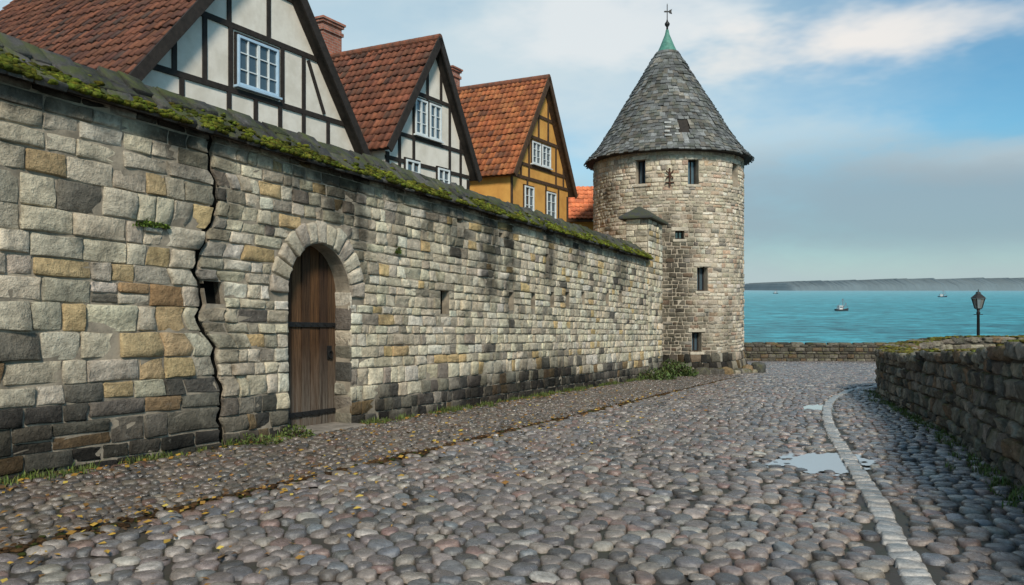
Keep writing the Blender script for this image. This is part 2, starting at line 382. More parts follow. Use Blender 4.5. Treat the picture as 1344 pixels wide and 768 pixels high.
# coping
cmb=MB(); cmb.prism([(.13,WH),(-.45,WH+.5),(-1.06,WH)],lambda a,b,d:mw(d,b,a),-4,UCOP); cmb.build('coping_core',M_dmortar,stone_wall,True)
c45,s45=math.cos(math.radians(40.7)),math.sin(math.radians(40.7))
def cmap(sgn):
    def f(u,s,e):
        s=np.asarray(s)
        d=(.16-s*c45) if sgn>0 else (-1.08+s*c45)
        return mw(u,WH-.01+s*s45+e*c45, d+sgn*e*s45)
    return f
for sgn in (1,-1):
    cr=[];cc=[]
    for j,(a,b) in enumerate(((-.02,.25),(.22,.5),(.47,.8))):
        for x,y in lay(-4,UCOP,lambda: random.uniform(.2,.42),.15):
            cr.append((x,y,a+random.uniform(-.05,.02),b)); g=random.uniform(.025,.1); cc.append((g,g*.93,g*.82))
    stone_mesh('coping_slates',cr,cmap(sgn),M_slate,stone_wall,cc,prot=.045,bev=.015,nm=2,wob=.01,gap=.004,pv=.026,base=-.01,rough=.005)
n=10500; uu=RG.uniform(-3,UCOP,n*3); s_=np.abs(RG.normal(0,.19,n*3)); dens=sn(uu*1.1,s_*3)+.8*sn(uu*3.7,s_*5,2.)
kp=(dens+RG.uniform(-.5,.5,n*3)-s_*1.6+.18>0)&(s_<.7); uu=uu[kp][:n]; s_=s_[kp][:n]
cp=cmap(1)(uu,s_-.03,np.full(len(uu),.045)); r=RG.uniform(.008,.03,len(uu))*RG.uniform(.6,1.5,len(uu))
mc=greens(len(uu),(.12,.132,.018),.6)*(.5+.6*ss(sn(uu*2.3,s_*4,5.)+.5))[:,None]
blobs('moss',cp,np.stack([r*1.4,r*1.4,r*.8],1),M_moss,stone_wall,mc,2,.3,kind='stuff')
# door
DD=-.30
np_=7; edges=np.linspace(UCc-RW-.02,UCc+RW+.02,np_+1)
dm=MB(); dcol=[]
def top(x):
    t=min(1,abs(x-UCc)/(RW+.02)); return SPR+(RISE+.02)*math.sqrt(max(0,1-t*t))
for i in range(np_):
    a,b=edges[i]+.009,edges[i+1]-.009; j=random.uniform(-.009,.009)
    poly=[(a,.06),(b,.06)]+[(b+(a-b)*q/4,top(b+(a-b)*q/4)) for q in range(5)]
    nb=len(dm.V); dm.prism(poly,mw,DD+j,DD-.05); c=[(.08,.038,.017),(.048,.025,.013),(.12,.062,.029),(.065,.034,.017),(.1,.048,.02),(.052,.028,.016),(.09,.05,.026)][i]; dcol+= [c]*(len(dm.V)-nb)
door=dm.build('door',M_door,stone_wall,True)
ca=door.data.color_attributes.new('Col','FLOAT_COLOR','POINT')
for i,c in enumerate(dcol): ca.data[i].color=(*c,1)
for v in (.22,1.62):
    s_b=MB(); s_b.prism([(UCc-RW,v),(UCc+RW-.03,v),(UCc+RW-.03,v+.075),(UCc-RW,v+.075)],mw,DD+.03,DD-.01)
    for q in range(8): 
        u=UCc-RW+.1+q*(2*RW-.2)/7; s_b.prism([(u-.014,v+.022),(u+.014,v+.022),(u+.014,v+.05),(u-.014,v+.05)],mw,DD+.045,DD+.01)
    s_b.build('strap',M_iron,door,True,bevel=.004)
hb=MB(); ub,vb_=UCc+RW-.17,1.2
hb.prism([(ub-.05,vb_-.1),(ub+.05,vb_-.1),(ub+.05,vb_+.12),(ub-.05,vb_+.12)],mw,DD+.025,DD-.01)
for i in range(12):
    a0,a1=2*PI*i/12,2*PI*(i+1)/12; hb.tube(mw(ub+.055*math.cos(a0),vb_-.02+.06*math.sin(a0),DD+.045),mw(ub+.055*math.cos(a1),vb_-.02+.06*math.sin(a1),DD+.045),.01,.01,6)
hb.build('handle',M_iron,door,True)
st=MB(); st.prism([(UL-.08,-.12),(UR+.12,-.12),(UR+.1,.06),(UL-.05,.06)],mw,.28,-.4); st.build('doorstep',plain('step_stone',(.22,.19,.155),.8,.4,5,.8),stone_wall,True,bevel=.03)
tagp(door,'arched brown plank door with iron straps')

# end pier with cap
pier=thing('stone_pier','square stone pier with slate cap at the far end of the town wall','pier',tuple(mw((UCOP+UEND)/2,0,0)))
PH=5.55
pm=MB(); pm.prism([(UCOP,-.5),(UEND,-.5),(UEND,PH),(UCOP,PH)],mw,.02,-.78); pm.build('pier_body',M_mortar,pier,True)
pm=MB(); pm.prism([(UEND-.3,-.8),(UEND+1.6,-.8),(UEND+1.6,4.6),(UEND-.3,4.6)],mw,-.5,-1.0); pm.build('link_wall',M_tmortar,pier,True)
pr=[];pc=[]
for va,vb in courses(-.35,PH,lambda v: random.uniform(.17,.26)):
    for x,y in lay(UCOP,UEND,lambda: random.uniform(.25,.5),.15): pr.append((x,y,va,vb)); pc.append(pick(palB if va>.6 else palL))
stone_mesh('pier_stones',pr,lambda u,v,d:mw(u,v,d+.02),M_wall,pier,pc,prot=.03,bev=.022,nm=2,gap=.009)
pr=[];pc=[]
for va,vb in courses(WH+.0,PH,lambda v: random.uniform(.17,.26)):
    for x,y in lay(0,.78,lambda: random.uniform(.25,.5),.15): pr.append((x,y,va,vb)); pc.append(pick(palB))
stone_mesh('pier_stones',pr,lambda w,v,d:mw(UCOP-d,v,-w),M_wall,pier,pc,prot=.03,bev=.022,nm=2,gap=.009)
pm=MB(); a,b=UCOP-.22,UEND+.2
pm.add([mw(a,PH,.22),mw(b,PH,.22),mw(b,PH,-1),mw(a,PH,-1),mw(a,PH+.09,.22),mw(b,PH+.09,.22),mw(b,PH+.09,-1),mw(a,PH+.09,-1),mw(a+.5,PH+.5,-.4),mw(b-.5,PH+.5,-.4)],
 [(3,2,1,0),(0,1,5,4),(1,2,6,5),(2,3,7,6),(3,0,4,7),(4,5,9,8),(6,7,8,9),(5,6,9),(7,4,8)])
pm.build('pier_cap',plain('cap_slate',(.05,.05,.047),.8,.4,6,.9,col2=(.06,.065,.03)),pier,True,bevel=.02)

# ---------------------------------------------------------------- tower
TY=31.9; TX=.2037*TY; TR=3.05; TZ=-2.3; TTOP=6.95-TZ
tower=thing('round_tower','round stone tower with conical grey shingle roof and green copper tip','tower',(TX,TY,gz(TY)))
def tm(u,v,d):
    th=np.asarray(u)/TR; r=TR+d+.28*np.clip(1-(np.asarray(v)-.3)/1.2,0,1)**2
    return np.stack([TX+r*np.sin(th),TY-r*np.cos(th),TZ+np.asarray(v)+0*th],-1)
def tw(px,py):
    s=(px-672)/1000; best=min(np.linspace(-1.3,1.55,1500),key=lambda t:abs((TX+TR*math.sin(t))/(TY-TR*math.cos(t))-s))
    y=TY-TR*math.cos(best); return best*TR, EYE-(py-378)/1000*y-TZ
wins=[]
for (a,b,c,d) in [(834,847,210,242),(903,917,209,242),(961,968.5,215,246),(915,929,350,382),(908,921,436,462),(886,898,303,314)]:
    u0,_=tw(a,c); u1,_=tw(b,c); _,v0=tw((a+b)/2,d); _,v1=tw((a+b)/2,c)
    wins.append((u0,u1,v0,v1))
nseg=96
tb=MB(); tb.lathe([(TR+.0,-.1+TZ),(TR,TTOP+TZ)],nseg,(TX,TY)); 
tbody=tb.build('tower_wall',M_tmortar,tower,True,smooth=False)
tc_=MB()
for w in wins: tc_.prism([(w[0],w[2]),(w[1],w[2]),(w[1],w[3]),(w[0],w[3])],tm,.5,-.55)
ct=tc_.build('cut',None,tower,True); cut(tbody,ct)
palT=[(5,(.63,.54,.41)),(3,(.56,.475,.35)),(2,(.47,.4,.3)),(1.2,(.52,.37,.26)),(1.,(.3,.26,.21)),(1.5,(.69,.62,.5))]
tr=[];tcl=[]
for va,vb in courses(0,TTOP-.02,lambda v: random.uniform(.11,.2) if v>1 else random.uniform(.28,.36)):
    bl=[(w[0],w[1]) for w in wins if min(vb,w[3])-max(va,w[2])>.05]
    o=random.uniform(0,.3)
    for a,b in subtract([(-PI*TR+o,PI*TR+o)],bl):
        for x,y in lay(a,b,lambda: random.choice([random.uniform(.13,.26),random.uniform(.2,.44)]),.12): tr.append((x,y,va,vb)); tcl.append(pick(palT if va>1.0 or random.random()<.3 else palL))
def tstain_tone(u,v):
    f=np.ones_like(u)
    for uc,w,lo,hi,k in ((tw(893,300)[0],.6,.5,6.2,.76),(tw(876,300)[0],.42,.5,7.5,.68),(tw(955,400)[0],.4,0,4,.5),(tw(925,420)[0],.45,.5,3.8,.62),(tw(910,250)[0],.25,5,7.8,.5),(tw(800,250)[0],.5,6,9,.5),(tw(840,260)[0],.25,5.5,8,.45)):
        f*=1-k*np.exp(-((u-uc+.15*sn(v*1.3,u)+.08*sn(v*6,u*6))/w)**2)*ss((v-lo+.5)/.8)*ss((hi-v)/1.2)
    f*=1-.4*ss((v-8.6)/.5+.3*sn(u*2,v*2))  # darker band at the wall top, below the eave
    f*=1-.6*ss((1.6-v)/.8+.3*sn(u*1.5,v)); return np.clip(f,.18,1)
stone_mesh('tower_stones',tr,tm,M_tower,tower,tcl,prot=.022,bev=.02,nm=2,colf=tstain_tone,gap=.01,pv=.016,rough=.006,wob=.024)
for i,w in enumerate(wins):
    m_=MB(); fw=.05
    m_.prism([(w[0],w[2]),(w[1],w[2]),(w[1],w[3]),(w[0],w[3])],tm,-.32,-.36)
    wo=m_.build('window',M_glass,tower,True)
    f_=MB()
    for (a,b,c,d) in ((w[0],w[0]+fw,w[2],w[3]),(w[1]-fw,w[1],w[2],w[3]),(w[0]+fw,w[1]-fw,w[3]-fw,w[3]),(w[0]+fw,w[1]-fw,w[2],w[2]+fw),((w[0]+w[1])/2-.02,(w[0]+w[1])/2+.02,w[2]+fw,w[3]-fw)):
        f_.prism([(a,c),(b,c),(b,d),(a,d)],tm,-.27,-.315)
    f_.build('frame',M_timber,wo,True)
    l_=MB(); l_.prism([(w[0]-.14,w[3]),(w[1]+.14,w[3]),(w[1]+.14,w[3]+.15),(w[0]-.14,w[3]+.15)],tm,.045,-.1); l_.build('lintel',M_lintel,tower,True,bevel=.015)
    l_=MB(); l_.prism([(w[0]-.08,w[2]-.1),(w[1]+.08,w[2]-.1),(w[1]+.08,w[2]),(w[0]-.08,w[2])],tm,.06,-.1)
    l_.build('sill',M_lintel,tower,True,bevel=.015)
u0,v0=tw(879,233); am=MB()
am.tube(tm(u0,v0-.35,.07),tm(u0,v0+.35,.07),.03,.03,6)
am.tube(tm(u0-.13,v0+.25,.08),tm(u0+.13,v0-.05,.08),.025,.025,6); am.tube(tm(u0+.13,v0+.25,.08),tm(u0-.13,v0-.05,.08),.025,.025,6)
am.tube(tm(u0-.16,v0-.2,.08),tm(u0+.16,v0-.2,.08),.025,.025,6)
am.build('wall_anchor',M_rust,tower,True)
prof_z=[6.74,7.1,7.5,8.1,8.77,10,11.3]; prof_r=[3.42,3.05,2.76,2.38,1.98,1.24,.46]
def rz_(z): return float(np.interp(z,prof_z,prof_r))
rb=MB(); rb.lathe([(TR-.2,6.68),(3.38,6.70)]+[(r-.02,z) for r,z in zip(prof_r,prof_z)]+[(.05,11.45)],64,(TX,TY)); rb.build('roof',M_timber,tower,True)
SV=[];SF=[];SC=[]
hx=DP(878,168,TY-2.1)
zs=np.linspace(6.72,11.35,800); rs=np.interp(zs,prof_z,prof_r); al=np.concatenate([[0],np.cumsum(np.hypot(np.diff(zs),np.diff(rs)))])
s0=0.
while s0<al[-1]:
    sa=s0-.05; sb=s0+.26
    za,ra=np.interp(max(sa,0),al,zs),np.interp(max(sa,0),al,rs); zb,rb_=np.interp(min(sb,al[-1]),al,zs),np.interp(min(sb,al[-1]),al,rs)
    nn=max(10,int(2*PI*ra/.21)); ph=RG.uniform(0,1)
    for i in range(nn):
        a0=2*PI*(i+ph+random.uniform(-.06,.06))/nn; a1=2*PI*(i+1+ph-.06)/nn
        lift=.05+random.uniform(-.012,.035); dz=random.uniform(-.03,.015)
        if random.random()<.012: continue
        am_=((a0+PI)%(2*PI))-PI
        if abs(am_*ra-.0)<.26 and abs(za-hx.z+.12)<.42 and random.random()<.75: continue
        g=random.choice([.09,.12,.155,.18,.12,.22])*random.uniform(.85,1.2); c=(g*.98,g,g*.97) if random.random()<.75 else (g*1.05,g*.95,g*.8)
        b=len(SV)
        for (r,z,a) in ((ra+lift,za+dz,a0),(ra+lift,za+dz,a1),(rb_+.012,zb,a1),(rb_+.012,zb,a0),(ra+lift-.035,za+dz-.025,a0),(ra+lift-.035,za+dz-.025,a1)):
            SV.append((TX+r*math.sin(a),TY-r*math.cos(a),z)); SC.append(c)
        SF+= [(b,b+1,b+2,b+3),(b+4,b+5,b+1,b)]
    s0+=.175
npmesh('roof_shingles',SV,np.array(SF),M_shingle,tower,SC,False,True)
cb=MB(); cb.lathe([(.56,11.12),(.44,11.3),(.3,11.6),(.16,11.95),(.1,12.1),(.06,12.3)],20,(TX,TY)); cb.build('copper_tip',M_copper,tower,True,smooth=True)
fb=MB(); fb.lathe([(.045,12.28),(.04,12.42),(.1,12.5),(.11,12.56),(.04,12.66),(.02,12.75),(.018,13.35),(.003,13.42)],10,(TX,TY)); fin=fb.build('finial',M_iron,tower,True,smooth=True)
vb2=MB(); 
vb2.prism([(-.14,13.07),(-.1,13.04),(.06,13.05),(.1,13.0),(.2,12.97),(.17,13.07),(.2,13.17),(.1,13.13),(.06,13.09),(-.1,13.1)],lambda a,b,d:(TX+a,TY+d,b),-.022,.022)
vb2.build('weather_vane',M_iron,tower,True)
M_pale=plain('pale_slab',(.42,.42,.4),.85,.3,5,.5)
for i,(dx,dz,w) in enumerate([(-.2,-.44,.26),(.16,-.38,.2),(-.22,-.26,.2),(-.16,-.08,.24),(.2,-.14,.14),(-.14,.12,.26),(.0,.26,.2)]):
    zz=hx.z+dz; rr_=rz_(zz)+.05; hb=MB()
    hb.box(hx.x+dx-w/2,hx.x+dx+w/2,TY-rr_-.03+i*.004,TY-rr_+.25,zz-.035,zz+.03)
    hb.build('broken_slab',M_pale,tower,True,bevel=.01)
cen=[];sc=[];cl=[]
for k in range(26):
    a=-.5+k*.075; r=TR+.36+random.uniform(-.04,.12); x=TX+r*math.sin(a); y=TY-r*math.cos(a); h=random.uniform(.14,.28)
    cen.append((x,y,gz(y)+h*.3)); sc.append((random.uniform(.2,.32),random.uniform(.16,.26),h)); cl.append(pick(palL))
x=TX+TR+.15; cen.append((x,30.0,gz(30)+.15)); sc.append((.28,.25,.32)); cl.append((.1,.1,.09))
blobs('plinth_stones',cen,sc,M_rub,tower,cl,3,.12,.5)

# ---------------------------------------------------------------- houses
def pantiles(parent,o,ay,La,ds,Lb,cols,name='roof_tiles',tw_=.215,tl=.3):
    o=np.array(o);ay=np.array(ay);ds=np.array(ds); nrm=np.cross(ay,ds); 
    if nrm[2]<0: nrm=-nrm
    na=int(La/tw_); nb=int(Lb/tl)+1; q=7
    t=np.linspace(0,1,q); prof=.02+.022*np.sin(2*PI*t+.6)
    A,B=np.meshgrid(np.arange(na),np.arange(nb)); A=A.ravel(); B=B.ravel(); n=len(A)
    ca=(A[:,None]+t[None]*1.03)*tw_
    jit=RG.normal(0,.006,(n,1)); jb=RG.normal(0,.01,(n,1))
    rows=[]
    for (bb,hh) in ((0,.0),(1.0,.036),(1.0,.01)):
        b=np.minimum((B[:,None]+bb)*tl+jb*bb,Lb); b=b+0*ca
        h=prof[None]+hh+jit
        rows.append(o[None,None]+ca[...,None]*ay+b[...,None]*ds+h[...,None]*nrm)
    V=np.stack(rows,1)
    k=np.arange(3*q).reshape(3,q); f=np.stack([k[:-1,:-1],k[:-1,1:],k[1:,1:],k[1:,:-1]],-1).reshape(-1,4)
    F=(f[None]+(np.arange(n)*3*q)[:,None,None]).reshape(-1,4)
    cc=np.array([pick(cols) for _ in range(n)])
    return npmesh(name,V.reshape(-1,3),F,M_tile,parent,np.repeat(cc,3*q,0),True)
class House: pass
HG='steep-gabled houses behind the town wall'
attr_r=plain('ridge_clay',(.24,.085,.045),.8,.35,5,.4,.3,col2=(.12,.06,.04))
def house(name,label,apex,Yd,rot,L,Rp,depth,wallm,timm,tiles):
    h=House(); a=math.radians(rot); d=(math.cos(a),math.sin(a)); A=DP(apex[0],apex[1],Yd)
    def F(px,py):
        s=(px-672)/1000; t=(s*A.y-A.x)/(d[0]-d[1]*s); y=A.y+d[1]*t
        return t, EYE-(py-378)/1000*y-h.z0
    h.z0=gz(Yd)-.3; h.F=F
    root=thing(name,label,'house',(A.x,A.y,h.z0),a,HG); h.root=root
    za=A.z-h.z0; xl,zl=F(*L); xr,zr=F(*Rp); h.za,h.xl,h.zl,h.xr,h.zr=za,xl,zl,xr,zr
    kl=(za-zl)/-xl; kr=(za-zr)/xr; h.kl,h.kr=kl,kr
    ov=.22; wl,wr=xl+ov,xr-ov
    m=MB(); m.prism([(wl,0),(wr,0),(wr,za-kr*wr-.1),(0,za-.1),(wl,za+kl*wl-.1)],lambda p,q,r:(p,r,q),0,depth); m.build('wall',wallm,root)
    for sgn,(xe,ze) in ((-1,(xl,zl)),(1,(xr,zr))):
        ds=Vector((xe,0,ze-za)); Ln=ds.length; ds.normalize(); nn=Vector((-ds.z*1,0,ds.x)); nn=nn if nn.z>0 else -nn
        m=MB(); p=Vector((0,0,za)); q=Vector((xe,0,ze))
        pp=[p-nn*.01,q-nn*.01,q-nn*.1,p-nn*.1]
        m.prism([(v.x,v.z) for v in pp],lambda a_,b_,r:(a_,r,b_),-.28,depth+.2); rf=m.build('roof',timm,root)
        pantiles(rf,(0,-.28,za),(0,1,0),depth+.5,tuple(ds),Ln+.06,tiles)
        m=MB(); m.prism([(v.x,v.z) for v in [p+nn*.08,q+nn*.08+ds*.05,q-nn*.15+ds*.05,p-nn*.15]],lambda a_,b_,r:(a_,r,b_),-.33,-.285); m.build('bargeboard',timm,root)
    m=MB()
    y=-.3
    while y<depth+.2:
        r0=.12; m.tube((0,y,za-.0),(0,y+.38,za+.012),r0+.012,r0-.004,12); y+=.36
    m.build('ridge_tiles',attr_r,root)
    h.wl,h.wr=wl,wr; h.tim=MB(); h.tm=timm
    def clipx(z): return max(wl,-(za-.12-z)/kl), min(wr,(za-.12-z)/kr)
    h.clip=clipx
    return h
def hline(h,z,w=.12):
    a,b=h.clip(z); h.tim.bar((a,z),(b,z),w,-.035,.02)
def vline(h,x,z0,z1,w=.11):
    zt=min(z1,h.za-.12-(h.kl*-x if x<0 else h.kr*x))
    if zt>z0+.1: h.tim.bar((x,z0),(x,zt),w,-.032,.02)
def fin_t(h): h.tim.build('timber_frame',h.tm,h.root)
def window(h,px0,px1,py0,py1,cols=2,rows=3,fm=None,inner=None):
    fm=fm or M_white; pc=(px0+px1)/2
    x0,_=h.F(px0,py0); x1,_=h.F(px1,py0); _,z1=h.F(pc,py0); _,z0=h.F(pc,py1)
    b=.06
    m=MB()
    for (a,c,d,e) in ((x0,x0+b,z0,z1),(x1-b,x1,z0,z1),(x0+b,x1-b,z1-b,z1),(x0+b,x1-b,z0,z0+b)): m.box(a,c,-.085,.02,d,e)
    f=m.build('window',fm,h.root,bevel=.008)
    m=MB(); m.box(x0+b,x1-b,-.03,-.02,z0+b,z1-b); m.build('pane',M_glass,f)
    m=MB()
    for i in range(1,cols):
        x=x0+(x1-x0)*i/cols; w=.035 if (i==cols/2) else .015; m.box(x-w,x+w,-.07,-.032,z0+b,z1-b)
    for j in range(1,rows):
        z=z0+(z1-z0)*j/rows; m.box(x0+b,x1-b,-.06,-.033,z-.012,z+.012)
    m.build('glazing_bars',inner or fm,f)
    m=MB(); m.box(x0-.05,x1+.05,-.13,.0,z0-.05,z0-.004); m.build('sill',fm,f)
    m=MB(); m.box(x0-.045,x0-.004,-.05,.02,z0-.05,z1+.045); m.box(x1+.004,x1+.045,-.05,.02,z0-.05,z1+.045); m.box(x0-.045,x1+.045,-.05,.02,z1+.004,z1+.05); m.build('surround',h.tm,f)
    return x0,x1,z0,z1
t_dark=[(4,(.155,.062,.038)),(3,(.11,.048,.034)),(2,(.2,.077,.044)),(1,(.075,.045,.036))]
t_mid=[(4,(.21,.075,.042)),(3,(.155,.06,.036)),(2,(.26,.092,.05)),(1,(.11,.055,.038))]
t_org=[(4,(.37,.12,.046)),(3,(.29,.092,.04)),(2,(.42,.155,.06)),(1,(.19,.077,.042))]
h1=house('timbered_house','nearest and largest half-timbered white house with dark red tiles and pale blue window',(345,-96),17,64,(135,130),(474,212),8.5,M_plaster,M_timber,t_dark)
x0,x1,z0,z1=window(h1,309,363,56,120,4,3,M_blue,M_white)
zA=z1+.16; zB=z0-.14; zC=zB-1.15; zD=zA+1.15
for z in (zA,zB,zC,zD): hline(h1,z)
for px in (228,268,302,370,398): 
    x,_=h1.F(px,100); vline(h1,x,zB,zA)
for px in (238,300,335,367,398,430): x,_=h1.F(px,150); vline(h1,x,zC-1.5,zB)
for px in (300,352): x,_=h1.F(px,0); vline(h1,x,zA,zD)
xa,_=h1.F(402,100); xb,_=h1.F(425,100); h1.tim.bar((xa+.05,zA-.1),(xb-.0,zB+.1),.1,-.028,.02)
vline(h1,0,zD,h1.za)
fin_t(h1)
h2=house('timbered_house','middle half-timbered white house with brown-red tiles, steep gable and two small upper windows',(567,52),22.9,62.3,(499,194),(620,236),5.2,M_plaster,M_timber,t_mid)
w1=window(h2,543,559,131,178,2,3,M_white); w2=window(h2,562,577,138,184,2,3,M_white)
window(h2,531,549,211,240,2,2,M_white); window(h2,573,588,222,250,2,2,M_white)
zA=w1[3]+.16; zB=w1[2]-.12; zC=zB-.75
for z in (zA,zB,zC): hline(h2,z,.11)
for f in (-.72,-.42,.45,.75):
    x=(h2.wr if f>0 else -h2.wl)*f; vline(h2,x,zB-3,zA)
for f in (-.12,.22): vline(h2,f*h2.wr,zA,h2.za)
vline(h2,(w1[1]+w2[0])/2,w1[2],zA,.08)
h2.tim.bar((h2.wl+.08,0),(h2.wl+.08,h2.zl-.05),.14,-.036,.02); h2.tim.bar((h2.wr-.08,0),(h2.wr-.08,h2.zr-.05),.14,-.036,.02)
fin_t(h2)
h3=house('timbered_house','ochre half-timbered house with bright orange tiles and brown beams nearest the tower',(712,103),29.7,62.3,(666,228),(748,258),5.2,M_ochre,M_btimber,t_org)
w1=window(h3,697,708,187,216,2,3,M_white); w2=window(h3,710,721,192,220,2,3,M_white)
window(h3,687,699,245,282,2,3,M_white); window(h3,716,728,253,290,2,3,M_white)
zA=w1[3]+.16; zB=w1[2]-.12; zC=zB-.5
for z in (zA,zB,zC,zA+.9): hline(h3,z,.12)
for f in (-.7,-.45,.5,.8):
    x=(h3.wr if f>0 else -h3.wl)*f; vline(h3,x,zC,zA); 
for f in (-.5,.12,.6): x=(h3.wr if f>0 else -h3.wl)*f; vline(h3,x,zC-3,zC)
for f in (-.15,.2): vline(h3,f*h3.wr,zA,h3.za)
h3.tim.bar((h3.wl+.08,0),(h3.wl+.08,h3.zl-.05),.14,-.036,.02); h3.tim.bar((h3.wr-.08,0),(h3.wr-.08,h3.zr-.05),.14,-.036,.02)
fin_t(h3)
def chimney(h,yc,w,d,ztop):
    m=MB(); z0=h.za-1.2; m.box(-w/2,w/2,yc-d/2,yc+d/2,z0,ztop); m.box(-w/2-.05,w/2+.05,yc-d/2-.05,yc+d/2+.05,ztop-.42,ztop-.3); m.box(-w/2-.06,w/2+.06,yc-d/2-.06,yc+d/2+.06,ztop-.16,ztop-.08); m.box(-w/2-.1,w/2+.1,yc-d/2-.1,yc+d/2+.1,ztop-.078,ztop)
    c=m.build('chimney',M_brick,h.root,bevel=.01)
    m=MB(); m.box(-w/2+.12,w/2-.12,yc-d/2+.12,yc+d/2-.12,ztop+.002,ztop+.05); m.build('flue',M_dark,c)
chimney(h2,4.35,.9,1.0,h2.za+1.2); chimney(h3,4.3,.6,.7,h3.za+.95)
def far_house():
    Y=37.; a=DP(738,245,Y); b=DP(812,245,Y); z0=gz(Y); e=DP(738,291,Y)
    root=thing('tiled_house','small orange-roofed house just showing between ochre gable and tower','house',((a.x+b.x)/2,Y,z0),0,HG)
    w=(b.x-a.x)/2; za=a.z-z0; ze=e.z-z0; run=(za-ze)*.9
    m=MB(); m.prism([(-run+.2,0),(run-.2,0),(run-.2,ze+.1),(0,za-.2),(-run+.2,ze+.1)],lambda p,q,r:(r,p,q),-w,w); m.build('wall',M_ochre,root)
    for s in (-1,1):
        ds=Vector((0,s*run,ze-za)); Ln=ds.length; ds.normalize()
        m=MB(); m.prism([(0,za-.05),(s*run,ze-.05),(s*run,ze-.14),(0,za-.14)],lambda p,q,r:(r,p,q),-w-.1,w+.1); rf=m.build('roof',M_btimber,root)
        pantiles(rf,(-w-.1,0,za),(1,0,0),2*w+.2,tuple(ds),Ln,[(4,(.85,.27,.12)),(3,(.72,.22,.1))])
    m=MB(); m.box(-w+.25,-w+.75,-run+.14,-run+.22,ze-1.6,ze-.5); wi=m.build('window',M_white,root); m=MB(); m.box(-w+.3,-w+.7,-run+.12,-run+.138,ze-1.55,ze-.55); m.build('pane',M_glass,wi)
far_house()

# ---------------------------------------------------------------- ground, cobbles
def ground():
    xs=np.concatenate([np.linspace(-90,-15,12),np.linspace(-12,30,60),np.linspace(35,90,10)]); ys=np.concatenate([np.linspace(-30,0,8),np.linspace(1,46,60),[47.5,50,56]])
    X,Y=np.meshgrid(xs,ys); Z=gz(Y); Z=np.where(Y>46.5,gz(46)-(Y-46)*1.4,Z); 
    k=np.arange(X.size).reshape(X.shape); F=np.stack([k[:-1,:-1],k[:-1,1:],k[1:,1:],k[1:,:-1]],-1).reshape(-1,4)
    o=npmesh('ground',np.stack([X,Y,Z],-1).reshape(-1,3),F,M_soil,None,None,True); o['kind']='structure'
ground()
RWP=[(3.1,1.5),(3.9,4.2),(4.85,7.14),(6.1,10.2),(6.85,12.2),(7.75,15),(8.75,17.9),(9.7,20.1),(10.7,21.2),(12.3,21.8),(15,21.9),(19,20.8)]
def smooth_path(P,n=14):
    P=[Vector(p) for p in P]; out=[]
    for i in range(len(P)-1):
        a=P[max(i-1,0)];b=P[i];c=P[i+1];d=P[min(i+2,len(P)-1)]
        for k in range(n):
            t=k/n; out.append(.5*((2*b)+(c-a)*t+(2*a-5*b+4*c-d)*t*t+(3*b-a-3*c+d)*t**3))
    out.append(P[-1]); return np.array([v[:] for v in out])
RWS=smooth_path(RWP)
CURB=smooth_path([(1.7,2.0),(2.15,3.6),(2.59,5),(3.26,6.82),(4.13,9.4),(5.4,13),(6.95,16.7),(8.2,19.0),(9.6,21.2),(11.6,22.8)])
def polydist(P,L):
    best=np.full(len(P),1e9)
    for a,b in zip(L[:-1],L[1:]):
        ab=b-a; t=np.clip(((P-a)@ab)/(ab@ab),0,1); q=a+t[:,None]*ab; best=np.minimum(best,np.hypot(*(P-q).T))
    return best
puds=[]
def gpt(px,py): Y=EYE*1000/(py-378-62); return np.array([(px-672)/1000*Y,Y])
for px,py,rx,ry,rot in ((1082,608,.62,.7,.0),(1076,536,.42,.7,-.2)):
    c=gpt(px,py); puds.append((c[0],c[1],rx,ry,rot))
def pudf(x,y):
    m=np.full(np.shape(x),-9.)
    for cx,cy,rx,ry,ro in puds:
        a,b=x-cx-.3*(y-cy),y-cy
        f=1-np.sqrt((a/rx)**2+(b/ry)**2)+.4*sn(x*2.2,y*2.2,3.)+.35*sn(x*7,y*7,1.)
        m=np.maximum(m,f)
    return m
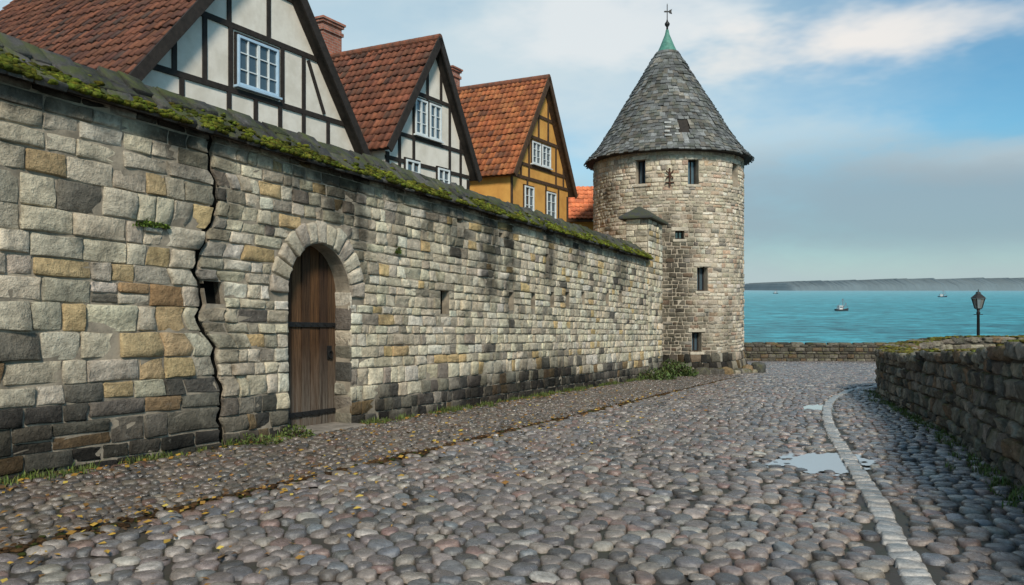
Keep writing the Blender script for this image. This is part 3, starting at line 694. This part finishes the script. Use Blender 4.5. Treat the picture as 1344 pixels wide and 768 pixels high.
def cobbles(name,origin,ang,nx,ny,sx,sy,mask,palette,jit=.2,gap=.02,K=12,h=(.03,.055)):
    J,I=np.meshgrid(np.arange(ny),np.arange(nx),indexing='ij')
    gx=(I+.5*(J%2)+RG.uniform(-jit,jit,I.shape))*sx; gy=(J+RG.uniform(-jit,jit,I.shape))*sy
    gx=gx+.2*sn(gx*.5,gy*.4); gy=gy+.16*sn(gy*.6,gx*.45,2.)
    ang_=2*PI*np.arange(K)/K; cu,su=np.cos(ang_),np.sin(ang_)
    r=np.full(I.shape+(K,),.66*max(sx,sy))
    wgt=RG.uniform(-.2,.2,I.shape)
    for dj in range(-2,3):
        for di in range(-2,3):
            if dj==0 and di==0: continue
            dx=np.roll(gx,(-dj,-di),(0,1))-gx; dy=np.roll(gy,(-dj,-di),(0,1))-gy; wn=np.roll(wgt,(-dj,-di),(0,1))
            dt=dx[...,None]*cu+dy[...,None]*su; rr=np.where(dt>1e-4,((dx**2+dy**2)*(1+wgt-wn))[...,None]/2/np.maximum(dt,1e-4),9)
            r=np.minimum(r,rr)
    ca,sa=math.cos(ang),math.sin(ang)
    wx=origin[0]+gx*ca-gy*sa; wy=origin[1]+gx*sa+gy*ca
    mk_=mask(wx,wy); mk_[:3]=False;mk_[-3:]=False;mk_[:,:3]=False;mk_[:,-3:]=False
    r=r[mk_]; x=wx[mk_]; y=wy[mk_]; n=len(x)
    r=np.maximum(r-gap/2*RG.uniform(.4,1.6,(n,1)),.02)
    r=.6*r+.2*(np.roll(r,1,1)+np.roll(r,-1,1))
    r=np.minimum(r,1.6*r.min(1,keepdims=True)+.03)
    H=RG.uniform(h[0],h[1],n)
    H=np.where(pudf(x,y)>0.05,.01,H)
    fr=np.array([1,.96,.86,.62,.28]); fh=np.array([-.25,.42,.8,.96,1.0])
    tl=RG.normal(0,.075,(n,2))
    a=ang_+ang; R_=r[:,None,:]*fr[None,:,None]
    X=R_*np.cos(a); Y=R_*np.sin(a)
    Z=H[:,None,None]*fh[None,:,None]+ (X*tl[:,0,None,None]+Y*tl[:,1,None,None])*(H[:,None,None]>.015)+RG.normal(0,.002,X.shape)*(fh>0)[None,:,None]
    X=X+x[:,None,None]; Y=Y+y[:,None,None]; Z=Z+gz(Y)+.004
    V=np.stack([X,Y,Z],-1).reshape(n,-1,3); q=len(fr)
    F=[]
    for j in range(q-1):
        for i in range(K): k=(i+1)%K; F.append((j*K+i,j*K+k,(j+1)*K+k,(j+1)*K+i))
    F=np.array(F); top=np.array([[ (q-1)*K+i for i in range(K)]])
    off=(np.arange(n)*q*K)[:,None,None]
    cc=np.array([pick(palette) for _ in range(n)])
    o=npmesh(name,V.reshape(-1,3),[(F[None]+off).reshape(-1,4),(top[None]+off).reshape(-1,K)],M_cob,None,np.repeat(cc,q*K,0),True)
    o['kind']='structure'; return o
palC=[(4,(.18,.152,.135)),(4,(.225,.188,.162)),(3,(.145,.136,.13)),(2,(.29,.252,.212)),(1.3,(.21,.14,.115)),(1.5,(.08,.073,.067)),(1.,(.165,.168,.17)),(.5,(.38,.345,.3))]
def wd(x,y): return (x-P0[0])*Nv[0]+(y-P0[1])*Nv[1]
def side_ok(x,y):
    xl=np.interp(y,RWS[:,1][:int(len(RWS)*.66)],RWS[:,0][:int(len(RWS)*.66)])
    m=np.where(y<21.,x<xl-.05,True); m&=~((y>=20.5)&(y<22.3)&(x>10.2)); return m
def mask_main(x,y):
    P=np.stack([x.ravel(),y.ravel()],1); cd=polydist(P,CURB).reshape(x.shape)
    m=(wd(x,y)>2.7)&(y>2)&(y<43.2)&side_ok(x,y)&(cd>.145)&(np.hypot(x-TX,y-TY)>TR+.25)
    m|=(wd(x,y)<=2.7)&(wd(x,y)>-1)&(y>28.5)&(y<43.2)&(x>TX)&(np.hypot(x-TX,y-TY)>TR+.25)
    return m&(x<.8*y+3)&(x>-.8*y-2)
cobbles('cobblestone_road',(-8,1.6),0.06,210,256,.166,.168,mask_main,palC,jit=.29,h=(.024,.044),gap=.016)
def mask_left(x,y):
    w=wd(x,y); return (w>.12)&(w<2.52)&(y>1.5)&(y<31)&(np.hypot(x-TX,y-TY)>TR+.25)&(x>-.8*y-3)
palD=[(4,(.135,.11,.09)),(3,(.17,.14,.113)),(3,(.095,.085,.075)),(1.5,(.215,.18,.145)),(1,(.15,.095,.07))]
cobbles('cobblestone_verge',(P0[0]-Dv[0]*9+Nv[0]*3,P0[1]-Dv[1]*9+Nv[1]*3),math.atan2(Dv[1],Dv[0]),270,26,.13,.13,mask_left,palD,h=(.016,.036),jit=.3,gap=.014)
L=CURB; seg=np.hypot(*(np.diff(L,axis=0)).T); cs=np.concatenate([[0],np.cumsum(seg)])
def along(L,cs,u):
    x=np.interp(u,cs,L[:,0]); y=np.interp(u,cs,L[:,1]); x2=np.interp(u+.05,cs,L[:,0]); y2=np.interp(u+.05,cs,L[:,1]); x1=np.interp(u-.05,cs,L[:,0]); y1=np.interp(u-.05,cs,L[:,1])
    tx,ty=x2-x1,y2-y1; l=np.hypot(tx,ty)+1e-9; return x,y,-ty/l,tx/l
def curbmap(u,w,d):
    x,y,nx,ny=along(CURB,cs,u); X=x+nx*w; Y=y+ny*w; return np.stack([X,Y,gz(Y)+d],-1)
sr=[];scl=[];u=0.
while u<cs[-1]-.4:
    w=random.uniform(.13,.22); sr.append((u,u+w,-.1+random.uniform(-.012,.012),.1+random.uniform(-.012,.012))); g=random.uniform(.25,.42); scl.append((g,g*.97,g*.9)); u+=w
cu=stone_mesh('kerb_strip',sr,curbmap,M_cob,None,scl,prot=.03,bev=.02,nm=3,gap=.01,pv=.005,wob=.012,rough=.0025); cu['kind']='structure'
def puddle(i):
    cx,cy,rx,ry,ro=puds[i]; g=130; xs=np.linspace(cx-1.6,cx+1.3,g); ys=np.linspace(cy-1.9,cy+1.9,g)
    X,Y=np.meshgrid(xs,ys); f=pudf(X,Y); k=np.arange(X.size).reshape(X.shape)
    P=np.stack([X.ravel(),Y.ravel()],1); own=(f>-.02)&(polydist(P,CURB).reshape(X.shape)>.08)
    q=own[:-1,:-1]&own[1:,:-1]&own[:-1,1:]&own[1:,1:]
    F=np.stack([k[:-1,:-1],k[:-1,1:],k[1:,1:],k[1:,:-1]],-1)[q]
    m,nt,b=mk('puddle_water'); b.inputs['Base Color'].default_value=(.48,.49,.5,1); b.inputs['Roughness'].default_value=.02  # pale base colour paints in the bright sky reflection
    b.inputs['IOR'].default_value=2.4
    bump(nt,b,noise(nt,5,2,.5),.03,.01)
    o=npmesh('puddle',np.stack([X,Y,gz(Y)+.02],-1).reshape(-1,3),F,m,None,None,True); o['kind']='structure'
puddle(0); puddle(1)

# ---------------------------------------------------------------- right rubble wall
Ls=RWS; cs2=np.concatenate([[0],np.cumsum(np.hypot(*(np.diff(Ls,axis=0)).T))]); TH=.75
def u_at_y(y): 
    i=np.argmin(np.abs(Ls[:int(len(Ls)*.66),1]-y)); return cs2[i]
hk=[(0,1.5),(u_at_y(5.5),1.46),(u_at_y(7.1),1.42),(u_at_y(8.2),1.38),(u_at_y(9.3),1.28),(u_at_y(11),1.26),(u_at_y(12.5),1.2),(u_at_y(13.2),1.24),(u_at_y(14.5),1.1),(u_at_y(17),1.12),(u_at_y(20),1.12),(u_at_y(20)+1.8,1.3),(u_at_y(20)+3.5,1.45),(cs2[-1],1.45)]
def rh(u): return np.interp(u,[k[0] for k in hk],[k[1] for k in hk])+.025*sn(u*2.1,u*.3)
rwall=thing('rubble_wall','low dark mossy rubble stone wall curving along the right edge of the road','wall',(float(Ls[0][0]),float(Ls[0][1]),gz(Ls[0][1])))
def rmap(side):
    def f(u,v,d):
        x,y,nx,ny=along(Ls,cs2,u); off=(d if side>0 else -TH-d)
        X=x+nx*off; Y=y+ny*off; return np.stack([X,Y,gz(Y)+v],-1)
    return f
us=np.linspace(0,cs2[-1],120); hh=rh(us)-.1
rows=[rmap(1)(us,-.4+0*us,0*us),rmap(1)(us,hh,0*us),rmap(-1)(us,hh,0*us),rmap(-1)(us,-.4+0*us,0*us)]
V=np.stack(rows,1); k=np.arange(len(us)*4).reshape(-1,4); F=[]
for i in range(len(us)-1):
    for j in range(4): F.append((k[i,j],k[i,(j+1)%4],k[i+1,(j+1)%4],k[i+1,j]))
npmesh('wall_core',V.reshape(-1,3),np.array(F),M_dmortar,rwall,None,False,True)
palR=[(4,(.24,.21,.165)),(3,(.18,.158,.125)),(2,(.33,.29,.225)),(1.2,(.28,.19,.12)),(1.4,(.42,.37,.295)),(1,(.1,.09,.076))]
for side in (1,-1):
    rr=[];rc=[]
    for va,vb in courses(-.3,1.75,lambda v: random.uniform(.13,.26)):
        for x,y in lay(0,cs2[-1],lambda: random.choice([random.uniform(.16,.3),random.uniform(.25,.5)]),.12):
            if vb<rh((x+y)/2)-.03:
                o=random.uniform(-.02,.02); rr.append((x+o*.5,y,va+o,vb+random.uniform(-.015,.015))); rc.append(pick(palR))
    stone_mesh('rubble_stones',rr,rmap(side),M_rub,rwall,rc,prot=.045,bev=.028,nm=4,gap=.009,pv=.028,rough=.009,wob=.018,tilt=.014)
def topmap(u,w,d):
    x,y,nx,ny=along(Ls,cs2,u); X=x-nx*w; Y=y-ny*w; return np.stack([X,Y,gz(Y)+rh(u)+d],-1)
cen=[];sc=[];rc=[];ro=[]
u=0.
while u<cs2[-1]:
    l=random.uniform(.3,.52)
    for off in (-.13,-.6):
        uu_=u+random.uniform(-.03,.03); hz=random.uniform(.075,.11); p=topmap(np.array([uu_]),np.array([-off]),np.array([-.07]))[0]
        _,_,nx,ny=along(Ls,cs2,uu_); cen.append(p); sc.append((l*.56,random.uniform(.235,.26),hz)); rc.append(pick(palR)); ro.append(math.atan2(-nx,ny)+random.uniform(-.06,.06)) 
    u+=l*.96
blobs('cap_stones',cen,sc,M_rub,rwall,rc,3,.09,.95,rotz=ro)
n=4200; uu=RG.uniform(0,cs2[-1],n); off=RG.uniform(-.8,.05,n); kp=sn(uu*1.5,off*3)+RG.uniform(-.4,.4,n)>-.1; uu=uu[kp];off=off[kp]
p=rmap(1)(uu,rh(uu)+.02,off); r=RG.uniform(.012,.035,len(uu)); blobs('moss',p,np.stack([r*1.5,r*1.5,r*.6],1),M_moss,rwall,greens(len(uu),(.13,.12,.025),.5),2,.25,kind='stuff')
def curve_wall(name,label,P,H,th,pal):
    L_=smooth_path(P); c_=np.concatenate([[0],np.cumsum(np.hypot(*(np.diff(L_,axis=0)).T))])
    t=thing(name,label,'wall',(float(L_[0][0]),float(L_[0][1]),gz(L_[0][1])))
    def f(u,v,d):
        x,y,nx,ny=along(L_,c_,u); X=x-nx*d; Y=y-ny*d; return np.stack([X,Y,gz(Y)+v],-1)
    rr=[];rc=[]
    for va,vb in courses(-.2,H,lambda v: random.uniform(.14,.24)):
        for x,y in lay(0,c_[-1],lambda: random.uniform(.22,.6),.12): rr.append((x,y,va,vb)); rc.append(pick(pal))
    stone_mesh('rubble_stones',rr,f,M_rub,t,rc,prot=.05,bev=.04,nm=2,gap=.012,pv=.03,wob=.015)
    us=np.linspace(0,c_[-1],60); V=np.stack([f(us,-.4+0*us,0*us),f(us,H-.05+0*us,0*us),f(us,H-.05+0*us,0*us-th),f(us,-.4+0*us,0*us-th)],1)
    k=np.arange(240).reshape(-1,4); F=[(k[i,j],k[i,(j+1)%4],k[i+1,(j+1)%4],k[i+1,j]) for i in range(59) for j in range(4)]
    npmesh('wall_core',V.reshape(-1,3),np.array(F),M_dmortar,t,None,False,True)
    cen=[];sc=[];rc=[];ro=[]; u=0
    while u<c_[-1]:
        l=random.uniform(.4,.8)
        x,y,nx,ny=along(L_,c_,u); cen.append((x+nx*th*.45,y+ny*th*.45,gz(y)+H)); sc.append((l*.58,th*.62,random.uniform(.08,.12))); rc.append(pick(pal)); ro.append(math.atan2(-nx,ny)); u+=l
    blobs('cap_stones',cen,sc,M_rub,t,rc,3,.1,.8,rotz=ro)
palS=[(a,tuple(c*.55 for c in b)) for a,b in palR]
curve_wall('sea_parapet','low stone parapet beyond the tower at the far end of the road above the sea',[(8,44.6),(12,43.9),(16,43.4),(20,42.6),(26,40.5),(32,37)],.98,.5,palS)

# ---------------------------------------------------------------- vegetation and litter
def tufts(name,pts,per,h,w,base,label,cat,spread=.6,kind='stuff',rad=.05):
    cen=[];hs=[]
    for (x,y,z,s) in pts:
        for _ in range(int(per*s)+2):
            a=random.uniform(0,2*PI); r=rad*s*math.sqrt(random.random())*1.5; cen.append((x+r*math.cos(a),y+r*math.sin(a),z)); hs.append(h*s*random.uniform(.4,1.1))
    o=blades(name,cen,hs,w,M_leaf,None,greens(len(cen),base,.45),spread); 
    tagp(o,label,cat,None,kind); return o
pts=[]
for k in range(620):
    u=random.uniform(-2,UEND); w=abs(random.gauss(.05,.14))+.05
    if UL-.2<u<UR+.2: continue
    if sn(np.array(u*1.3),np.array(.5))<random.uniform(-.6,.2): continue
    p=mw(u,.0,w); pts.append((p[0],p[1],p[2],random.uniform(.4,1.25)))
tufts('grass',pts,22,.12,.011,(.085,.11,.025),'sparse green grass growing along the foot of the town wall','grass')
pts=[]
for k in range(330):
    u=random.uniform(0,u_at_y(20)); p=rmap(1)(np.array([u]),np.array([0.]),np.array([abs(random.gauss(.08,.13))+.05]))[0]; pts.append((*p,random.uniform(.4,1.1)))
tufts('grass',pts,16,.12,.012,(.09,.12,.025),'thin green grass growing along the foot of the rubble wall','grass')
pts=[]
for k in range(500):
    x=random.uniform(8,22);y=random.uniform(9,21)
    i=np.interp(y,RWS[:100,1],RWS[:100,0])
    if x>i+1.: pts.append((x,y,gz(y),random.uniform(.8,1.6)))
tufts('grass',pts,14,.16,.014,(.07,.1,.025),'rough grass inside the bend of the rubble wall','grass',rad=.2)
def RGu(n,a,b): return RG.uniform(a,b,n)
def bush(name,label,c,rx,ry,hz,n,lf=.05,base=(.05,.09,.02),group=None):
    t=thing(name,label,'plant',c,0,group)
    cen=[];
    for _ in range(n):
        a=random.uniform(0,2*PI); r=math.sqrt(random.random()); z=random.random()**1.3*hz*(1-r*r*.8); cen.append((rx*r*math.cos(a),ry*r*math.sin(a),z))
    blades('leaves',cen,RGu(n,lf*.8,lf*2.2),RGu(n,lf*.5,lf),M_leaf,t,greens(n,base,.55),1.2,False)
    m=MB()
    for _ in range(14): a=random.uniform(0,2*PI); m.tube((0,0,0),(rx*.6*math.cos(a),ry*.6*math.sin(a),hz*.6),.012,.004,5)
    m.build('stems',M_btimber,t); return t
g=gpt(888,494); bush('low_shrub','leafy green weeds in the corner between town wall and tower foot',(g[0]-.15,g[1]-.1,gz(g[1])),.9,.6,.62,1700,.055,(.06,.088,.022),'weeds at the tower foot')
g=gpt(862,498); bush('low_shrub','smaller clump of weeds at the far foot of the town wall',(g[0]-.1,g[1]-.3,gz(g[1])),.7,.6,.4,900,.05,(.06,.088,.022),'weeds at the tower foot')
p=mw(uof(385)-.15,0,.15); bush('small_plant','tuft of grass and weeds on the left of the arched door sill',(p[0],p[1],p[2]),.3,.2,.2,260,.035,(.08,.11,.025),'weeds at the foot of the wall')
p=mw(uof(318),0,.15); bush('small_plant','low weed clump at wall foot beneath the long crack',(p[0],p[1],p[2]),.45,.2,.16,320,.03,(.08,.11,.025),'weeds at the foot of the wall')
u,v=uv(197,296); p=mw(u,v,.03); f1=bush('fern','little green fern patch growing from a joint left of the crack',(p[0],p[1],p[2]-.03),.26,.05,.07,260,.028,(.1,.15,.02),'ferns on the wall face')
f1.rotation_euler=(0,0,math.atan2(Dv[1],Dv[0]))
u,v=uv(519,330); p=mw(u,v,.04); bush('fern','tiny green fern growing on the wall right of the door arch',(p[0],p[1],p[2]-.05),.07,.05,.16,110,.03,(.08,.12,.02),'ferns on the wall face')
def litter():
    n=3200; pts=[]
    while len(pts)<n:
        r=random.random()
        if r<.3: w=2.6+random.gauss(0,.3); 
        elif r<.5: w=abs(random.gauss(0.1,.3))+.08
        else: w=random.uniform(.1,4.6)
        u=-6+random.random()**2.*22; x=P0[0]+Dv[0]*u+Nv[0]*w; y=P0[1]+Dv[1]*u+Nv[1]*w
        if y>2: pts.append((x,y,gz(y)+random.uniform(.022,.045)))
    c=np.array(pts); a=RG.uniform(0,2*PI,n); s=RG.uniform(.01,.034,n)[:,None]; t=RG.uniform(-.5,.5,(n,1))
    dx=np.stack([np.cos(a),np.sin(a),0*a],1); dy=np.stack([-np.sin(a),np.cos(a),0*a],1); up=np.array([0,0,1.])
    V=np.stack([c-dx*s*1.3,c-dy*s*.8+up*s*t,c+dx*s*1.3+up*s*.3,c+dy*s*.8+up*s*.5],1).reshape(-1,3); k=(np.arange(n)*4)[:,None]
    cols=np.array([pick([(3,(.4,.24,.04)),(3,(.24,.12,.03)),(2,(.3,.16,.03)),(3,(.1,.055,.025)),(.7,(.5,.36,.07))]) for _ in range(n)])
    o=npmesh('fallen_leaves',V,k+np.array([[0,1,2,3]]),M_leaf,None,np.repeat(cols,4,0),False)
    tagp(o,'yellow and brown autumn leaves scattered over the cobbles by the town wall','leaves',None,'stuff')
litter()
n=3000; u=RG.uniform(-7,22,n); w=2.61+RG.normal(0,.08,n); x=P0[0]+Dv[0]*u+Nv[0]*w; y=P0[1]+Dv[1]*u+Nv[1]*w; r=RG.uniform(.008,.025,n)
o=blobs('gutter_litter',np.stack([x,y,gz(y)+.012],1),np.stack([r*1.5,r*1.5,r*.6],1),M_moss,None,np.array([pick([(3,(.07,.04,.02)),(2,(.11,.06,.025)),(1,(.05,.06,.015))]) for _ in range(n)]),2,.2)
tagp(o,'brown soil and leaf litter filling the shallow gutter line along the cobbles','soil',None,'stuff')

# ---------------------------------------------------------------- lamp
g=DP(1284,430,23.5); lz=gz(23.5)
lamp=thing('street_lamp','black lantern street lamp standing behind the rubble wall','street lamp',(g.x,g.y,lz))
H0=DP(1284,406,23.5).z-lz; q=.9
m=MB(); m.lathe([(.11,-.1),(.11,.25),(.07,.32),(.05,.5),(.04,H0-.15),(.06,H0-.12),(.035,H0-.06),(.05,H0)],14); m.build('post',M_iron,lamp,smooth=True)
def frus(m,r0,z0,r1,z1):
    z0=H0+z0*q; z1=H0+z1*q; r0*=q; r1*=q
    m.add([(r0*math.cos(PI/4+i*PI/2),r0*math.sin(PI/4+i*PI/2),z0) for i in range(4)]+[(r1*math.cos(PI/4+i*PI/2),r1*math.sin(PI/4+i*PI/2),z1) for i in range(4)],[(3,2,1,0),(4,5,6,7)]+[(i,(i+1)%4,4+(i+1)%4,4+i) for i in range(4)])
m=MB(); frus(m,.1,0,.11,.03); 
for i in range(4):
    a=PI/4+i*PI/2; m.tube((.11*q*math.cos(a),.11*q*math.sin(a),H0+.03*q),(.2*q*math.cos(a),.2*q*math.sin(a),H0+.37*q),.014,.014,6)
frus(m,.24,.37,.22,.4); frus(m,.22,.402,.07,.54); frus(m,.09,.542,.06,.6)
m.tube((0,0,H0+.6*q),(0,0,H0+.7*q),.02,.004,8); lt=m.build('lantern',M_iron,lamp)
gm,nt,b=mk('lantern_glass'); b.inputs['Base Color'].default_value=(.35,.36,.33,1); b.inputs['Roughness'].default_value=.1; b.inputs['Transmission Weight'].default_value=.6
m=MB(); frus(m,.1,.035,.19,.365); m.build('glass',gm,lt)
m=MB(); m.tube((-.14,0,H0-.16),(.14,0,H0-.16),.012,.012,6); m.build('crossbar',M_iron,lamp)

# ---------------------------------------------------------------- sea, shore, boats
SEA=-8.
def seam():
    m,nt,b=mk('sea_water'); g=nt.nodes.new('ShaderNodeNewGeometry'); sp=nt.nodes.new('ShaderNodeSeparateXYZ'); nt.links.new(g.outputs['Position'],sp.inputs[0])
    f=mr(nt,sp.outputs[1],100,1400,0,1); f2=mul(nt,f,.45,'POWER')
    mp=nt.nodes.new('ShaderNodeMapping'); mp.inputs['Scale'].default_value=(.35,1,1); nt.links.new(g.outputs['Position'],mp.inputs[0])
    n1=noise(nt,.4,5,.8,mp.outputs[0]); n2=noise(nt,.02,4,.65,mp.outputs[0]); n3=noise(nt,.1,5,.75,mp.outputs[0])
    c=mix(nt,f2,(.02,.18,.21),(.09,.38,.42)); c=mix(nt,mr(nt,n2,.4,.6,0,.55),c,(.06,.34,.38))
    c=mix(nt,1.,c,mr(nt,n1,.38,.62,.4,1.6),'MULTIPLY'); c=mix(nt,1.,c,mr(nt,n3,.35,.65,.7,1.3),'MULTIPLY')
    far=mr(nt,sp.outputs[1],400,2500,0,.85); c=mix(nt,far,c,(.24,.4,.43))  # distance haze painted into the water colour
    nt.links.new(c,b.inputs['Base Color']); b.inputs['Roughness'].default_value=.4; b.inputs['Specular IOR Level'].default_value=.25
    bump(nt,b,n1,1.,1.2); return m
m=MB(); m.add([(-9000,-500,SEA),(9000,-500,SEA),(9000,9000,SEA),(-9000,9000,SEA)],[(0,1,2,3)]); o=m.build('sea',seam()); o['kind']='structure'
def shore(Y,px0,px1,pyt,amp,colr,nm):
    K=1600; xs=np.linspace((px0-672)/1000*Y,(px1-672)/1000*Y,K); t=np.linspace(0,1,K)
    h=(378-pyt)/1000*Y+EYE-SEA
    top=h*(.72+.28*ss(t*3))*(1+.06*sn(t*9,t*0))+amp*RG.uniform(-1,1,K)+amp*1.*sn(xs*.03,xs*.013)+amp*.9*sn(xs*.11,xs*.07)
    top*=ss(t*50)
    V=[]
    for j,(dy,f) in enumerate(((0,0),(20,.55),(90,1),(600,.9))): V.append(np.stack([xs,Y+dy+0*xs,SEA-1+top*f],-1))
    V=np.stack(V,0); k=np.arange(4*K).reshape(4,K); F=np.stack([k[:-1,:-1],k[:-1,1:],k[1:,1:],k[1:,:-1]],-1).reshape(-1,4)
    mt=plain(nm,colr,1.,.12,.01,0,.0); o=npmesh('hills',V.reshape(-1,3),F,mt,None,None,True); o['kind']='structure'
shore(2600,1035,1700,366,3.2,(.15,.19,.205),'far_shore'); shore(4600,900,1800,371,3,(.23,.28,.3),'farther_shore')  # both shore colours carry painted-in distance haze
def boat(px,py,length,label,hc=(.05,.07,.1),rz=.3):
    Y=(EYE-SEA)*1000/(py-378); t=thing('fishing_boat',label,'boat',((px-672)/1000*Y,Y,SEA),rz,'boats on the bay')
    L=length/2; B=length*.17; m=MB(); sec=[(-1,.75,.22),(-.6,.95,.16),(0,1,.16),(.5,.8,.2),(.85,.35,.28),(1.05,.03,.34)]
    vs=[];fs=[]
    for (s,b_,fb) in sec: vs+=[(s*L,-B*b_,fb*length*.55),(s*L*.95,-B*b_*.6,-.15),(s*L*.95,B*b_*.6,-.15),(s*L,B*b_,fb*length*.55)]
    for i in range(len(sec)-1):
        for j in range(4): a=i*4+j;b=i*4+(j+1)%4; fs.append((a,b,b+4,a+4))
    fs+=[(0,1,2,3),tuple(range(len(vs)-1,len(vs)-5,-1))]
    m.add(vs,fs); m.build('hull',plain('hull_paint',hc,.5,.2),t)
    wh=MB(); z=length*.09; wh.box(-L*.55,-L*.05,-B*.6,B*.6,z,z+length*.22); wh.box(-L*.6,0,-B*.7,B*.7,z+length*.22,z+length*.25); wh.build('wheelhouse',plain('cabin_paint',(.6,.6,.58),.5,.1),t)
    wn=MB(); wn.box(-L*.5,-L*.1,-B*.62,-B*.605,z+length*.11,z+length*.18); wn.build('window',M_glass,t)
    ms=MB(); ms.tube((L*.15,0,z),(L*.15,0,length*.8),length*.02,length*.012,6); ms.tube((L*.15,0,z+length*.1),(L*.75,0,length*.5),length*.014,length*.01,6); ms.tube((L*.15,0,length*.78),(L*.95,0,length*.2),length*.006,length*.006,4); ms.tube((L*.15,0,length*.78),(-L*.9,0,length*.14),length*.006,length*.006,4); ms.build('mast',plain('mast_paint',(.22,.05,.035),.5,.1),t)
boat(1105,408,6.4,'small fishing boat with red mast and white wheelhouse in the middle of the bay',hc=(.05,.035,.035))
boat(1237,390,9,'tiny distant boat right of the fishing boat near the far shore',hc=(.04,.05,.07),rz=-.1)
boat(1018,385.5,9,'tiny distant boat on hazy water just right of the tower',hc=(.06,.07,.08),rz=.2)

# ---------------------------------------------------------------- sky
w=bpy.data.worlds.new('World'); scene.world=w; w.use_nodes=True; nt=w.node_tree; bg=nt.nodes['Background']; bg.inputs['Strength'].default_value=.115
sky=nt.nodes.new('ShaderNodeTexSky'); sky.sky_type='NISHITA'; sky.sun_disc=False; sky.sun_elevation=math.radians(39); sky.sun_rotation=math.radians(170); sky.air_density=1.; sky.dust_density=.6; sky.ozone_density=2.
tc=nt.nodes.new('ShaderNodeTexCoord'); sp=nt.nodes.new('ShaderNodeSeparateXYZ'); nt.links.new(tc.outputs['Generated'],sp.inputs[0])
z=sp.outputs[2]
def vnoise(scale,sc,det=5,r=.55,off=(0,0,0)):
    mp=nt.nodes.new('ShaderNodeMapping'); mp.inputs['Scale'].default_value=sc; mp.inputs['Location'].default_value=off; nt.links.new(tc.outputs['Generated'],mp.inputs[0])
    return noise(nt,scale,det,r,mp.outputs[0])
def blobmask(d,sc,rad,soft,dist=.25):
    v=Vector(d).normalized(); n=nt.nodes.new('ShaderNodeVectorMath'); n.operation='SUBTRACT'; nt.links.new(tc.outputs['Generated'],n.inputs[0]); n.inputs[1].default_value=v
    m_=nt.nodes.new('ShaderNodeVectorMath'); m_.operation='MULTIPLY'; nt.links.new(n.outputs[0],m_.inputs[0]); m_.inputs[1].default_value=sc
    l=nt.nodes.new('ShaderNodeVectorMath'); l.operation='LENGTH'; nt.links.new(m_.outputs[0],l.inputs[0])
    nn=vnoise(3.2,(1,1,2.6),5,.6); dd=mul(nt,l.outputs['Value'],mul(nt,mul(nt,nn,.5,'SUBTRACT'),dist*4),'ADD')
    n2=nt.nodes.new('ShaderNodeMapRange'); n2.interpolation_type='SMOOTHSTEP'; nt.links.new(dd,n2.inputs[0])
    for i,v_ in enumerate((rad,rad+soft,1,0)): n2.inputs[i+1].default_value=v_
    return n2.outputs[0]
col=mix(nt,1.,sky.outputs[0],(.62,1.02,1.06),'MULTIPLY')
def cloud(d,sc,rad,soft,c,k=1.,dist=.25):
    global col
    col=mix(nt,mul(nt,blobmask(d,sc,rad,soft,dist),k),col,c)
veil=mr(nt,vnoise(1.6,(1,1,3),5,.6,(3,1,0)),.45,.72,0,.4)
col=mix(nt,veil,col,(5.4,6.3,6.8))
cloud((-.35,1,.36),(1,1,1.3),.25,.8,(5.,6.3,6.8),.75)
cloud((.0,1,.3),(1.2,1,1.8),.05,.35,(5.8,6.6,6.9),.6)
cloud((.12,1,.35),(1,1,3.6),.02,.2,(7.4,7.5,7.5),.6,.2)
cloud((.46,1,.325),(.85,1,3.6),.0,.17,(8.,7.6,7.2),.95,.13)
cloud((.34,1,.3),(.8,1,5),.0,.13,(7.4,7.3,7.),.55,.12)
cloud((.6,1,.35),(.8,1,5),.0,.16,(7.,7.,6.9),.5,.14)
cloud((.66,1,.17),(1.,1,6),.0,.2,(6.,6.4,6.4),.7,.14)
cloud((.36,1,.2),(1.,1,5),.0,.2,(5.2,6.1,6.4),.5,.14)
cloud((.52,1,.095),(.55,1,3.9),.1,.34,(2.6,3.4,3.95),.85,.1)
hz=nt.nodes.new('ShaderNodeMapRange'); hz.interpolation_type='SMOOTHSTEP'; nt.links.new(z,hz.inputs[0])
for i,v_ in enumerate((-.005,.07,1,0)): hz.inputs[i+1].default_value=v_
col=mix(nt,mul(nt,hz.outputs[0],.85),col,(4.1,4.85,5.15))
nt.links.new(col,bg.inputs['Color'])
sd=Vector((.14,-.76,.62)).normalized()
l=bpy.data.lights.new('Sun','SUN'); l.energy=3.7; l.angle=math.radians(10); l.color=(1,.915,.79); lo=bpy.data.objects.new('Sun',l); C.objects.link(lo); lo.rotation_euler=(-sd).to_track_quat('-Z','Y').to_euler()
cd=bpy.data.cameras.new('Camera'); cam=bpy.data.objects.new('Camera',cd); C.objects.link(cam); cam.location=(0,0,EYE); cam.rotation_euler=(PI/2,0,0)
cd.sensor_width=36; cd.lens=36*1000/1344; cd.shift_y=-6/1344; cd.clip_end=20000; scene.camera=cam
scene.view_settings.view_transform='Standard'; scene.view_settings.look='None'; scene.view_settings.exposure=0
